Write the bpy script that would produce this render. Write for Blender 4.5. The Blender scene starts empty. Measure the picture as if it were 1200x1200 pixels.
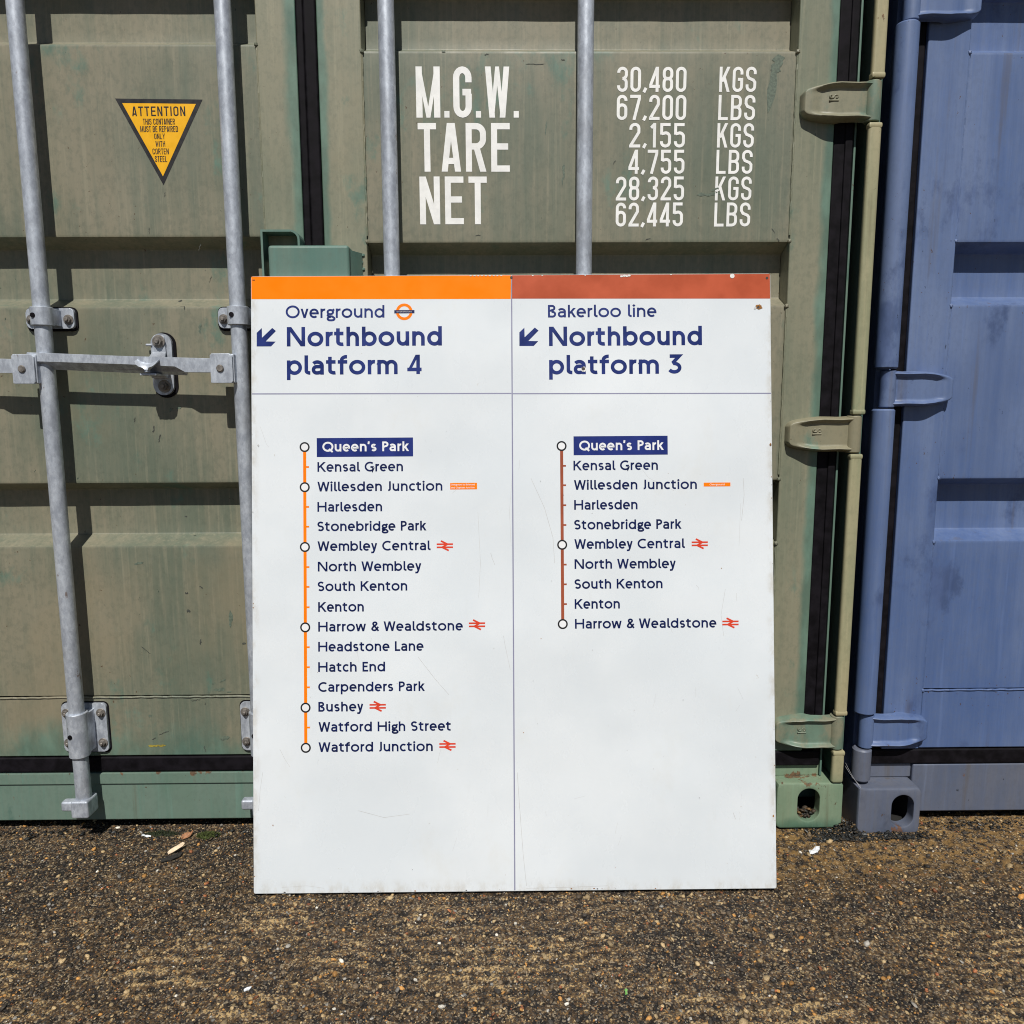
import bpy, bmesh, math, random
import numpy as np
from mathutils import Vector, Matrix, noise as mnoise

R = math.radians
S = bpy.context.scene
COL = S.collection

# ------------------------------------------------------------------ camera
fwd = Vector((math.sin(.0105) * math.cos(R(8)), math.cos(.0105) * math.cos(R(8)), -math.sin(R(8))))
rt0 = Vector((math.cos(.0105), -math.sin(.0105), 0))
up0 = rt0.cross(fwd)
rt = rt0 * math.cos(.004) - up0 * math.sin(.004)
up = rt0 * math.sin(.004) + up0 * math.cos(.004)
cam_data = bpy.data.cameras.new("camera")
cam_data.sensor_width = 36
cam_data.lens = 27
cam_data.clip_start = .05
cam_data.clip_end = 2000
cam = bpy.data.objects.new("camera", cam_data)
COL.objects.link(cam)
cam.matrix_world = Matrix(((rt.x, up.x, -fwd.x, -.018), (rt.y, up.y, -fwd.y, 0),
                           (rt.z, up.z, -fwd.z, 1.01), (0, 0, 0, 1)))
S.camera = cam

# ------------------------------------------------------------------ light
SUN_EL, SUN_AZ = R(52), .035          # the sun stands behind the camera, a touch to its left
w = bpy.data.worlds.new("World")
S.world = w
w.use_nodes = True
wt = w.node_tree
sky = wt.nodes.new('ShaderNodeTexSky')
sky.sky_type = 'NISHITA'
sky.sun_disc = False
sky.sun_elevation = SUN_EL
sky.sun_rotation = math.pi + SUN_AZ
sky.air_density = .85
sky.dust_density = .35
wt.nodes['Background'].inputs['Strength'].default_value = .05
wt.links.new(sky.outputs[0], wt.nodes['Background'].inputs['Color'])
sl = bpy.data.lights.new("sun", 'SUN')
sl.energy = 4.9
sl.angle = R(.53)
sl.color = (1, .965, .905)
so = bpy.data.objects.new("sun", sl)
COL.objects.link(so)
ldir = Vector((math.sin(SUN_AZ) * math.cos(SUN_EL), math.cos(SUN_AZ) * math.cos(SUN_EL), -math.sin(SUN_EL)))
so.rotation_euler = ldir.to_track_quat('-Z', 'Y').to_euler()
so.location = (0, -8, 10)
S.view_settings.view_transform = 'Standard'
S.view_settings.look = 'None'
S.view_settings.exposure = -.17
S.view_settings.gamma = 1
S.cycles.filter_width = 1.05

# ------------------------------------------------------------------ material helpers
class Net:
    def __init__(s, name):
        s.m = bpy.data.materials.new(name)
        s.m.use_nodes = True
        s.t = s.m.node_tree
        s.b = s.t.nodes['Principled BSDF']
        s.pos = s.t.nodes.new('ShaderNodeNewGeometry').outputs['Position']
        s._xyz = None
    def link(s, a, b):
        if hasattr(a, 'is_output'):
            s.t.links.new(a, b)
        else:
            b.default_value = a
    def xyz(s, i):
        if s._xyz is None:
            n = s.t.nodes.new('ShaderNodeSeparateXYZ')
            s.link(s.pos, n.inputs[0]); s._xyz = n
        return s._xyz.outputs[i]
    def math(s, op, a, b=0.0, clamp=False):
        n = s.t.nodes.new('ShaderNodeMath'); n.operation = op; n.use_clamp = clamp
        s.link(a, n.inputs[0]); s.link(b, n.inputs[1]); return n.outputs[0]
    def noise(s, scale, detail=4, rough=.55, stretch=(1, 1, 1), off=(0, 0, 0)):
        mp = s.t.nodes.new('ShaderNodeMapping')
        mp.inputs['Scale'].default_value = stretch; mp.inputs['Location'].default_value = off
        s.link(s.pos, mp.inputs[0])
        n = s.t.nodes.new('ShaderNodeTexNoise')
        n.inputs['Scale'].default_value = scale; n.inputs['Detail'].default_value = detail
        n.inputs['Roughness'].default_value = rough
        s.link(mp.outputs[0], n.inputs['Vector']); return n.outputs[0]
    def voronoi(s, scale, out='Color', stretch=(1, 1, 1), feature='F1'):
        mp = s.t.nodes.new('ShaderNodeMapping'); mp.inputs['Scale'].default_value = stretch
        s.link(s.pos, mp.inputs[0])
        n = s.t.nodes.new('ShaderNodeTexVoronoi'); n.feature = feature
        n.inputs['Scale'].default_value = scale
        s.link(mp.outputs[0], n.inputs['Vector']); return n.outputs[out]
    def step(s, v, a, b, lo=0.0, hi=1.0):
        n = s.t.nodes.new('ShaderNodeMapRange'); n.interpolation_type = 'SMOOTHSTEP'
        s.link(v, n.inputs[0])
        for i, q in enumerate((a, b, lo, hi)): n.inputs[1 + i].default_value = q
        return n.outputs[0]
    def mix(s, f, a, b):
        n = s.t.nodes.new('ShaderNodeMix'); n.data_type = 'RGBA'
        s.link(f, n.inputs[0])
        for q, i in ((a, 6), (b, 7)):
            s.link((*q, 1) if isinstance(q, tuple) and len(q) == 3 else q, n.inputs[i])
        return n.outputs[2]
    def band(s, axis, x0, width):
        d = s.math('ABSOLUTE', s.math('SUBTRACT', s.xyz(axis), x0))
        return s.step(d, 0, width, 1, 0)
    def done(s, col, rough=.5, metal=0.0, bump=None, bstr=.2, bdist=.002, spec=.5, coat=0):
        s.link((*col, 1) if isinstance(col, tuple) else col, s.b.inputs['Base Color'])
        s.link(rough, s.b.inputs['Roughness']); s.link(metal, s.b.inputs['Metallic'])
        s.b.inputs['Specular IOR Level'].default_value = spec
        s.b.inputs['Coat Weight'].default_value = coat
        if bump is not None:
            n = s.t.nodes.new('ShaderNodeBump')
            n.inputs['Strength'].default_value = bstr; n.inputs['Distance'].default_value = bdist
            s.link(bump, n.inputs['Height']); s.t.links.new(n.outputs[0], s.b.inputs['Normal'])
        return s.m

def plain(name, col, rough=.5, var=.12, scale=60, metal=0.0, bstr=.1, spec=.5):
    n = Net(name)
    f = n.noise(scale, 4)
    c = n.mix(n.step(f, .3, .7), tuple(v * (1 - var) for v in col), tuple(min(1, v * (1 + var)) for v in col))
    return n.done(c, n.step(f, .3, .7, rough - .06, rough + .06), metal, f, bstr, .001, spec)

def paint(name, base, alt, under, bands=(), zlow=None, scatter=.66, rust=.735, seed=0, streak=1.0, wear_gain=1.0, rust_band=None, drips=0):
    """weathered container paint: faded top coat, undercoat worn through, streaks, specks and rust"""
    n = Net(name)
    o = (seed * 3.7, seed * 1.3, seed * 2.1)
    big = n.noise(2.6, 5, .6, (1, 1, .7), o)
    st = n.noise(1.0, 6, .72, (38, 38, 1.6), o)
    st2 = n.noise(1.0, 4, .6, (130, 130, 3.0), o)
    f = n.math('ADD', n.math('MULTIPLY', big, .75), n.math('MULTIPLY', st, .45 * streak))
    col = n.mix(n.step(f, .45, .78), base, alt)
    col = n.mix(n.math('MULTIPLY', n.step(st2, .52, .72), .38 * streak), col, tuple(v * 1.28 for v in base))
    mot = n.noise(95, 5, .7, (1, 1, .7), o)
    col = n.mix(n.math('MULTIPLY', n.step(mot, .55, .35), .30), col, tuple(v * .72 for v in alt))
    ochre = n.noise(3.4, 4, .6, (1, 1, .55), (o[0] + 9, 2, 4))
    col = n.mix(n.math('MULTIPLY', n.step(ochre, .52, .72), .4), col, (base[0] * 1.16, base[1] * 1.02, base[2] * .9))
    wear = 0.0
    for b in bands:
        wear = n.math('MAXIMUM', wear, n.band(*b))
    if zlow:
        wear = n.math('MAXIMUM', wear, n.step(n.xyz(2), zlow[0], zlow[1], 1, 0))
    pn = n.noise(11, 6, .65, (1, 1, .5), o)
    wm = n.step(n.math('ADD', n.math('MULTIPLY', wear, .72 * wear_gain), n.math('MULTIPLY', n.math('SUBTRACT', pn, .5), 1.1)), .25, .8)
    ucol = n.mix(n.step(n.noise(26, 4, .6, (1, 1, .5), o), .35, .7), under, tuple(v * 1.5 + .015 for v in under))
    col = n.mix(n.math('MULTIPLY', wm, .8), col, ucol)
    sc = n.noise(6.5, 8, .68, (1, 1, .6), (o[0] + 5, 1, 8))
    col = n.mix(n.math('MULTIPLY', n.step(sc, scatter - .06, scatter + .05), .75), col, ucol)
    sp = n.noise(85, 5, .65, (1, 1, .6), o)
    spm = n.noise(4, 2, .5, (1, 1, 1), (2, o[0], 1))
    col = n.mix(n.math('MULTIPLY', n.step(n.math('ADD', sp, n.math('MULTIPLY', spm, .25)), .84, .87), .8), col,
                tuple(v * .3 for v in under))
    rn = n.noise(17, 7, .7, (1, 1, .6), (o[0], 7, 3))
    if rust_band: rn = n.math('ADD', rn, n.math('MULTIPLY', n.band(*rust_band), .125))
    rm = n.step(rn, rust, rust + .03)
    if drips:                                              # rusty water stains running down
        dn = n.noise(1.0, 4, .6, (26, 26, 1.1), (seed, 4, 2))
        col = n.mix(n.math('MULTIPLY', n.step(dn, .60, .72), drips), col, (.10, .075, .04))
        dn2 = n.noise(1.0, 4, .6, (40, 40, 1.6), (seed, 9, 6))
        col = n.mix(n.math('MULTIPLY', n.step(dn2, .62, .75), drips), col, tuple(v * 1.5 + .03 for v in base))
    col = n.mix(n.math('MULTIPLY', rm, .85), col, n.mix(n.step(n.noise(90, 4, .6), .35, .65), (.055, .026, .014), (.17, .075, .03)))
    pin = n.noise(130, 3, .55, (1, 1, .75), (o[0] + 1, 3, 9))
    pm = n.step(n.noise(5, 3, .6, (1, 1, 1), (o[0] + 2, 6, 1)), .42, .6, 0, .1)
    col = n.mix(n.math('MULTIPLY', n.step(n.math('ADD', pin, pm), .80, .825), .85), col, (.075, .04, .018))
    ro = n.math('ADD', n.step(pn, .3, .7, .42, .58), n.math('MULTIPLY', rm, .3))
    h = n.math('ADD', n.math('MULTIPLY', n.noise(7, 3, .5), 3.0), n.math('MULTIPLY', n.noise(160, 3, .5), .5))
    return n.done(col, ro, 0.0, h, .12, .0015)

TAN, OLIVE, TEAL = (.236, .216, .152), (.122, .146, .106), (.064, .136, .104)
M = {}
M['panel_paint'] = paint('faded_olive_panel_paint', TAN, OLIVE, TEAL, (), (.16, .37), seed=1, scatter=.635)
M['stile_paint'] = paint('faded_olive_stile_paint', (.250, .238, .165), (.165, .185, .130), TEAL,
                         ((0, -.4035, .034), (0, -.447, .045), (0, .692, .045), (0, -1.543, .045)), (.16, .34), seed=2, scatter=.64, wear_gain=1.3)
M['frame_paint'] = paint('worn_green_frame_paint', (.085, .168, .132), (.150, .215, .172), (.045, .11, .085), (), None, seed=3, scatter=.64, rust=.70, streak=1.2, rust_band=(2, .147, .022), drips=.5)
M['post_paint'] = paint('sun_bleached_post_paint', (.37, .335, .205), (.27, .275, .165), (.11, .17, .10), (), (.05, .25), seed=4, scatter=.66, rust=.68, drips=.45)
M['hinge_paint'] = paint('olive_hinge_paint', (.230, .220, .150), (.150, .175, .125), (.075, .145, .11), (), (.1, .3), seed=5, scatter=.58, rust=.665, streak=.2)
M['casting_paint'] = paint('pale_green_casting_paint', (.150, .235, .155), (.225, .285, .190), (.045, .12, .08), ((2, .0, .06),), None, seed=6, scatter=.62, rust=.68, streak=.9, rust_band=(2, .117, .020), drips=.45)
M['box_paint'] = paint('teal_lock_box_paint', (.09, .182, .152), (.14, .205, .165), (.06, .14, .115), (), None, seed=7, scatter=.72, rust=.70)
BLUE = (.068, .116, .26)
M['blue_paint'] = paint('faded_blue_container_paint', BLUE, (.135, .185, .32), (.04, .065, .15), (), None, seed=8, scatter=.62, rust=.69, drips=.3)
M['blue_grey_paint'] = paint('dirty_blue_grey_paint', (.085, .11, .175), (.13, .14, .175), (.05, .06, .09), (), None, seed=9, scatter=.60, rust=.66, rust_band=(2, .0, .03), drips=.4)
M['rubber'] = plain('black_rubber', (.0065, .0055, .0075), .65, .5, 40, bstr=.15, spec=.12)
M['dark_inside'] = plain('painted_recess_shade', (.012, .012, .011), .9)  # near-black colour paints the shade inside casting holes and post gaps

def galvanised():
    n = Net('galvanised_steel')
    v = n.voronoi(170, 'Color', (1, 1, .6))
    g = n.noise(60, 6, .7, (1, 1, .5))
    blotch = n.noise(9, 5, .6, (1, 1, .6))
    f = n.math('ADD', n.math('MULTIPLY', g, .9), n.math('MULTIPLY', v, .13))
    col = n.mix(n.step(f, .3, .8), (.33, .36, .415), (.68, .73, .80))
    col = n.mix(n.math('MULTIPLY', n.step(blotch, .5, .75), .45), col, (.24, .245, .255))
    r = n.noise(24, 6, .7, (1, 1, .5), (3, 3, 3))
    rm = n.step(r, .655, .70)
    col = n.mix(n.math('MULTIPLY', rm, .7), col, (.15, .075, .035))
    return n.done(col, n.step(f, .3, .8, .52, .38), .4, f, .25, .0012)
M['steel'] = galvanised()
M['bolt_steel'] = plain('dull_bolt_steel', (.22, .20, .18), .5, .3, 90, metal=.5)
M['marking_white'] = plain('white_stencil_paint', (.84, .84, .82), .55, .06, 50)
M['sticker_yellow'] = plain('yellow_sticker', (.86, .44, .004), .4, .05, 40)
M['sticker_black'] = plain('black_sticker_ink', (.016, .015, .016), .45, .2, 60)

def enamel():
    n = Net('white_enamel')
    a = n.noise(3.2, 5, .6)
    b = n.noise(1.0, 5, .7, (60, 60, 4))
    c = n.noise(160, 2, .5)
    col = n.mix(n.step(a, .35, .7), (.675, .718, .750), (.735, .770, .795))
    col = n.mix(n.math('MULTIPLY', n.step(b, .58, .8), .18), col, (.62, .63, .62))
    sp = n.noise(48, 4, .6, (1, 1, 1), (8, 2, 5))
    col = n.mix(n.math('MULTIPLY', n.step(sp, .735, .76), .45), col, (.45, .40, .33))
    st = n.noise(7, 6, .7, (1, 1, .6), (4, 4, 4))
    col = n.mix(n.math('MULTIPLY', n.step(st, .56, .72), .16), col, (.60, .585, .52))
    edge = n.math('MAXIMUM', n.band(0, -.5436, .02), n.math('MAXIMUM', n.band(0, .5456, .02), n.band(2, .004, .035)))
    col = n.mix(n.math('MULTIPLY', n.math('MULTIPLY', edge, n.step(n.noise(38, 5, .7, (1, 1, .5)), .42, .68)), .45), col, (.42, .36, .26))
    return n.done(col, n.step(st, .3, .7, .2, .36), 0, n.math('ADD', n.math('MULTIPLY', n.noise(2.6, 2, .4), 1.0), n.math('MULTIPLY', c, .0012)), 1.0, .018, .5)
M['enamel'] = enamel()
M['orange_band'] = plain('orange_enamel', (.95, .215, .001), .35, .03, 20, bstr=.05, spec=.12)
M['brown_band'] = plain('brown_enamel', (.45, .090, .040), .35, .12, 14, bstr=.05, spec=.15)
M['navy'] = plain('navy_lettering', (.004, .011, .072), .4, .15, 30, bstr=.03, spec=.25)
M['heading_navy'] = plain('heading_navy_lettering', (.011, .025, .15), .4, .2, 30, bstr=.03, spec=.25)
M['blue_plate'] = plain('blue_name_plate', (.013, .026, .165), .4, .15, 18, bstr=.03, spec=.25)
M['white_letter'] = plain('white_lettering', (.78, .79, .80), .35, .03, 30, bstr=.03)
M['route_orange'] = plain('orange_route_line', (.92, .205, .003), .35, .05, 20, bstr=.03, spec=.15)
M['route_brown'] = plain('brown_route_line', (.32, .072, .03), .35, .08, 20, bstr=.03)
M['ring_black'] = plain('black_ring_enamel', (.012, .012, .014), .35, .1, 20, bstr=.03)
M['rail_red'] = plain('red_symbol_enamel', (.66, .05, .018), .35, .06, 20, bstr=.03)
M['rule_line'] = plain('grey_violet_rule', (.25, .25, .36), .35, .06, 20, bstr=.03)
M['scratch'] = plain('grey_scratch', (.50, .50, .49), .5, .1, 50)
M['chip_rust'] = plain('rusty_chip', (.30, .125, .02), .8, .4, 300)
M['chip_dark'] = plain('bare_dark_chip', (.05, .04, .035), .7, .4, 300)
M['chip_pale'] = plain('pale_chip', (.72, .71, .68), .5, .1, 300)

# ------------------------------------------------------------------ object helpers
def empty(name, loc, label, cat, group=None):
    o = bpy.data.objects.new(name, None)
    o.empty_display_size = .1
    COL.objects.link(o)
    o.location = loc
    o['label'] = label; o['category'] = cat
    if group: o['group'] = group
    return o

ORG = {}                      # world origin of every object, so meshes may be written in world metres
def obj(name, bm, mats, parent=None, smooth=40, origin=None):
    if isinstance(bm, MB): me = bm.mesh(name)
    else:
        me = bpy.data.meshes.new(name); bm.to_mesh(me); bm.free()
    for m in (mats if isinstance(mats, (list, tuple)) else [mats]):
        me.materials.append(M[m] if isinstance(m, str) else m)
    o = bpy.data.objects.new(name, me)
    COL.objects.link(o)
    po = ORG.get(parent.name, Vector()) if parent else Vector()
    if parent and parent.type == 'EMPTY' and parent.name not in ORG:
        po = Vector(parent.location); ORG[parent.name] = po
    org = Vector(origin) if origin else (po if parent else Vector())
    if org.length: me.transform(Matrix.Translation(-org))
    o.location = org - po
    ORG[o.name] = org
    o.parent = parent
    if smooth:
        me.shade_smooth(); me.set_sharp_from_angle(angle=R(smooth))
        wn = o.modifiers.new('weighted_normal', 'WEIGHTED_NORMAL'); wn.keep_sharp = True; wn.weight = 100
    return o

def box(bm, x0, x1, y0, y1, z0, z1, bev=.0015, seg=2, mat=0):
    n0 = set(bm.faces)
    vs = bmesh.ops.create_cube(bm, size=1)['verts']
    for v in vs:
        v.co = Vector(((x0 + x1) / 2 + v.co.x * (x1 - x0), (y0 + y1) / 2 + v.co.y * (y1 - y0), (z0 + z1) / 2 + v.co.z * (z1 - z0)))
    if bev:
        es = {e for v in vs for e in v.link_edges}
        bmesh.ops.bevel(bm, geom=list(es), offset=bev, segments=seg, profile=.5, affect='EDGES')
    if mat:
        for f in bm.faces:
            if f not in n0: f.material_index = mat
    return bm

def cyl(bm, p0, p1, r0, r1=None, n=20, cap=True, bev=0, mat=0):
    r1 = r0 if r1 is None else r1
    p0, p1 = Vector(p0), Vector(p1)
    q = (p1 - p0).to_track_quat('Z', 'Y')
    L = (p1 - p0).length
    prof = [(0, r0), (L, r1)]
    if bev: prof = [(0, r0 - bev), (bev, r0), (L - bev, r1), (L, r1 - bev)]
    rings = [[bm.verts.new(p0 + q @ Vector((r * math.cos(a * math.tau / n), r * math.sin(a * math.tau / n), z))) for a in range(n)] for z, r in prof]
    for a, b in zip(rings, rings[1:]):
        for i in range(n):
            f = bm.faces.new((a[i], a[(i + 1) % n], b[(i + 1) % n], b[i])); f.material_index = mat
    if cap:
        f = bm.faces.new(rings[0][::-1]); f.material_index = mat
        f = bm.faces.new(rings[-1]); f.material_index = mat
    return bm

def prism(bm, pts, y0, y1, bev=0, mat=0):
    """closed outline pts (x, z) made solid between depths y0 (front) and y1 (back)"""
    n0 = set(bm.faces)
    ar = sum(a[0] * b[1] - b[0] * a[1] for a, b in zip(pts, pts[1:] + pts[:1]))
    if ar < 0: pts = pts[::-1]
    a = [bm.verts.new((x, y0, z)) for x, z in pts]
    b = [bm.verts.new((x, y1, z)) for x, z in pts]
    ff = bm.faces.new(a); bm.faces.new(b[::-1])
    n = len(pts)
    for i in range(n): bm.faces.new((a[(i + 1) % n], a[i], b[i], b[(i + 1) % n]))
    if bev: bmesh.ops.bevel(bm, geom=list(ff.edges), offset=bev, segments=2, profile=.5, affect='EDGES')
    if mat:
        for f in bm.faces:
            if f not in n0: f.material_index = mat
    return bm

def pill(cx, cz, w, h, n=10, r=None):
    """rounded outline w wide and h tall"""
    r = min(w, h) / 2 - 1e-5 if r is None else r
    out = []
    for sx, sz, a0 in ((1, -1, -90), (1, 1, 0), (-1, 1, 90), (-1, -1, 180)):
        for i in range(n + 1):
            a = R(a0 + 90 * i / n)
            out.append((cx + sx * (w / 2 - r) + r * math.cos(a), cz + sz * (h / 2 - r) + r * math.sin(a)))
    return out

def hexbolt(bm, x, y, z, r=.011, h=.009, mat=0, rot=0):
    """a bolt head with its washer, facing -y, on a plate whose front is at y"""
    cyl(bm, (x, y, z), (x, y - .0022, z), r * 1.45, n=20, bev=.0005, mat=mat)
    q = []
    cyl(bm, (x, y - .002, z), (x, y - .002 - h, z), r, r * .94, n=6, mat=mat)
    cyl(bm, (x, y - .002 - h, z), (x, y - .002 - h - .004, z), r * .5, n=12, bev=.0008, mat=mat)

# ------------------------------------------------------------------ lettering: strokes of even width
class MB:
    def __init__(s): s.v, s.f, s.mi = [], [], []
    def mesh(s, name):
        me = bpy.data.meshes.new(name)
        me.from_pydata(s.v, [], s.f)
        me.polygons.foreach_set('material_index', s.mi)
        return me

def strip(pts, h):
    """left and right offsets of a polyline with mitred joints"""
    q = [pts[0]]
    for p in pts[1:]:
        if abs(p[0] - q[-1][0]) + abs(p[1] - q[-1][1]) > 1e-7: q.append(p)
    pts[:] = q
    n = len(pts)
    closed = n > 3 and abs(pts[0][0] - pts[-1][0]) + abs(pts[0][1] - pts[-1][1]) < 1e-6
    out = []
    for i in range(n):
        def d(a, b):
            x, y = pts[b][0] - pts[a][0], pts[b][1] - pts[a][1]
            l = math.hypot(x, y) or 1
            return x / l, y / l
        if closed and i in (0, n - 1): d0, d1 = d(n - 2, n - 1), d(0, 1)
        else:
            d0 = d(i - 1, i) if i else d(0, 1)
            d1 = d(i, i + 1) if i < n - 1 else d(n - 2, n - 1)
        nx, ny = -(d0[1] + d1[1]), d0[0] + d1[0]
        l = math.hypot(nx, ny) or 1
        nx, ny = nx / l, ny / l
        c = max(.33, nx * -d0[1] + ny * d0[0])
        out.append(((pts[i][0] + nx * h / c, pts[i][1] + ny * h / c), (pts[i][0] - nx * h / c, pts[i][1] - ny * h / c)))
    return out

class Ink:
    """writes flat marks on a surface; place(u, v, lift) gives the 3-D point"""
    def __init__(s, place, base=.0004): s.mb = MB(); s.place = place; s.k = 0; s.base = base
    def lift(s):
        s.k += 1
        return s.base + .000012 * (s.k % 7)
    def line(s, pts, w, mat=0):
        pts = list(pts)
        L = s.lift(); i0 = len(s.mb.v)
        for a, b in strip(pts, w / 2):        # strip() also drops repeated points
            s.mb.v += [tuple(s.place(*a, L)), tuple(s.place(*b, L))]
        for i in range(len(pts) - 1):
            s.mb.f.append((i0 + 2 * i, i0 + 2 * i + 1, i0 + 2 * i + 3, i0 + 2 * i + 2)); s.mb.mi.append(mat)
    def poly(s, pts, mat=0, extra=0.0):
        L = s.lift() + extra; i0 = len(s.mb.v)
        ar = sum(a[0] * b[1] - b[0] * a[1] for a, b in zip(pts, pts[1:] + pts[:1]))
        if ar < 0: pts = pts[::-1]
        s.mb.v += [tuple(s.place(*p, L)) for p in pts]
        s.mb.f.append(tuple(range(i0, i0 + len(pts)))); s.mb.mi.append(mat)
    def rect(s, u0, v0, u1, v1, mat=0, extra=0.0): s.poly([(u0, v0), (u1, v0), (u1, v1), (u0, v1)], mat, extra)
    def disc(s, u, v, r, mat=0, extra=0.0, n=28): s.poly([(u + r * math.cos(i * math.tau / n), v + r * math.sin(i * math.tau / n)) for i in range(n)], mat, extra)
    def ring(s, u, v, r, w, mat=0, n=32): s.line([(u + r * math.cos(i * math.tau / n), v + r * math.sin(i * math.tau / n)) for i in range(n + 1)], w, mat)
    def text(s, txt, u0, u1, v0, cap, weight, font, mat=0):
        gl = [font(c, weight) for c in txt]
        nat, x = 0, []
        for i, g in enumerate(gl):
            if i: nat += gl[i - 1][3] + g[2]
            x.append(nat); nat += g[1]
        k = (u1 - u0) / (cap * nat)
        for g, x0 in zip(gl, x):
            for st in g[0]:
                if st[0] == 'D':
                    (xa, ya), (xb, yb) = st[1], st[2]
                    hw = weight / 2 * (st[3] if len(st) > 3 else 1) * math.hypot((xb - xa) * k, yb - ya) / abs(yb - ya) / k
                    s.poly([(u0 + (x0 + x_) * k * cap, v0 + y_ * cap) for x_, y_ in ((xa - hw, ya), (xa + hw, ya), (xb + hw, yb), (xb - hw, yb))], mat)
                elif st[0] == 'P': s.poly([(u0 + (x0 + p[0]) * k * cap, v0 + p[1] * cap) for p in st[1]], mat)
                else: s.line([(u0 + (x0 + p[0]) * k * cap, v0 + p[1] * cap) for p in st], weight * cap, mat)

def arc(cx, cy, rx, ry, a0, a1, n=14):
    return [(cx + rx * math.cos(R(a0 + (a1 - a0) * i / n)), cy + ry * math.sin(R(a0 + (a1 - a0) * i / n))) for i in range(n + 1)]

def sans(c, w):
    """humanist round sans, cap height 1: (strokes, width, left gap, right gap)"""
    h = w / 2; X = sans.xh; I, Rr, D = .062, .030, .008
    ro = X / 2 - h + .008
    def bowl(W, cx): return arc(cx, X / 2, W, ro, 0, 360, 28)
    def S(W, H):
        q = (H - 2 * h) / 4
        return [arc(W / 2, h + 3 * q, W / 2 - h, q, 32, 270, 14)[:-1] + arc(W / 2, h + q, W / 2 - h, q, 90, -148, 14)]
    if c == ' ': return [], .32, .03, .03
    if c == 'a':
        W = .58
        return [arc(.27, X - h - .19, W - h - .27, .19, 145, 0, 12) + [(W - h, 0)],
                [(W - h, .415)] + [(.27, .415)] + arc(.235, (.415 + h) / 2, .235 - h, (.415 - h) / 2, 90, 270, 12)[1:] + arc(.27, h + .14, W - h - .27, .14, -90, -10, 6)], W, .05, I
    if c in 'bpdq':
        W = .72; cx = .34 if c in 'bp' else W - .34
        st = (h if c in 'bp' else W - h)
        y = (0, 1) if c in 'bd' else (-.27, X)
        return [[(st, y[0]), (st, y[1])], bowl(W / 2 - h - .005, W / 2)], W, (I if c in 'bp' else Rr), (Rr if c in 'bp' else I)
    if c == 'c': return [arc(.34, X / 2, .34 - h, ro, 48, 312, 20)], .58, Rr, .02
    if c == 'e':
        W = .68
        return [[(h * 1.2, X * .5), (W - h, X * .5)] + arc(W / 2, X / 2, W / 2 - h, ro, 3, 310, 24)], W, Rr, .035
    if c == 'f': return [[(.18, 0), (.18, .74)] + arc(.40, .74, .22, .27 - h, 180, 82, 8), [(0, X - h), (.44, X - h)]], .46, .03, .02
    if c == 'g':
        return [arc(.27, .465, .27 - h, .235 - h + .01, 0, 360, 24), [(.42, .60), (.55, X - h * .8)],
                [(.13, .30), (.085, .20)] + [(.13, .135)] + [(.40, .115)] + arc(.36, -.06, .20, .13, 60, -90, 8)[1:] + arc(.26, -.06, .26 - h, .13, -90, -270, 12)[1:] + [(.30, .075)]], .56, .05, .02
    if c in 'hn':
        W = .61
        return [[(h, 0), (h, 1 if c == 'h' else X)], arc(W / 2, X - h - .24, W / 2 - h, .24, 172, 0, 14) + [(W - h, 0)]], W, I, I
    if c == 'u':
        W = .61
        return [[(W - h, 0), (W - h, X)], [(h, X)] + arc(W / 2, h + .24, W / 2 - h, .24, 180, 352, 14)], W, I, I
    if c == 'm':
        a = .50
        return [[(h, 0), (h, X)]] + [arc(o + h + (a - w) / 2 + h * .0, X - h - .22, (a - w) / 2 + h * .5, .22, 168, 0, 12) + [(o + a - h + h * .5, 0)] for o in (0, a - w + h)], 2 * a - h, I, I
    if c == 'i': return [[(h, 0), (h, X)], ('P', [(h, .80), (h + w * .72, .80 + w * .72), (h, .80 + w * 1.44), (h - w * .72, .80 + w * .72)])], w, I, I
    if c == 'l': return [[(h, 1), (h, .20)] + arc(h + .17, .20, .17, .20 - h, 180, 275, 8)], .27, I, .01
    if c == 'k': return [[(h, 0), (h, 1)], ('D', (.47, X), (w * .75, .30)), ('D', (.25, .44), (.50, 0))], .56, I, D
    if c == 'o': return [arc(.385, X / 2, .385 - h, ro, 0, 360, 28)], .77, Rr, Rr
    if c == 'r': return [[(h, 0), (h, X)], arc(.30, X - h - .24, .30 - h, .24, 172, 78, 9)], .38, I, .0
    if c == 's': return S(.50, X), .50, .05, .05
    if c == 't': return [[(.18, .92), (.18, .22)] + arc(.37, .22, .19, .22 - h, 180, 290, 9), [(0, X - h), (.44, X - h)]], .48, .03, .03
    if c == 'v': return [('D', (h * 1.1, X), (.29, 0)), ('D', (.58 - h * 1.1, X), (.29, 0))], .58, D, D
    if c == 'w': return [('D', (h, X), (.25, 0)), ('D', (.47, X), (.25, 0)), ('D', (.47, X), (.69, 0)), ('D', (.94 - h, X), (.69, 0))], .94, D, D
    if c == 'y': return [('D', (h * 1.1, X), (.30, .02)), [(.58 - h * 1.1, X), (.29, .0), (.21, -.17)] + [(.13, -.27 + h), (.02, -.27 + h)]], .58, D, D
    if c == "'": return [[(h, 1.02), (h * .6, .74)]], w, .04, .04
    if c == '&': return [[(.66, .02), (.20, .68)] + arc(.34, .77, .16, .23 - h, 200, -60, 14) + [(.20, .46)] + arc(.29, .245, .29 - h, .245 - h, 120, 320, 14)[1:] + [(.64, .46)]], .68, .06, .04
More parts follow.
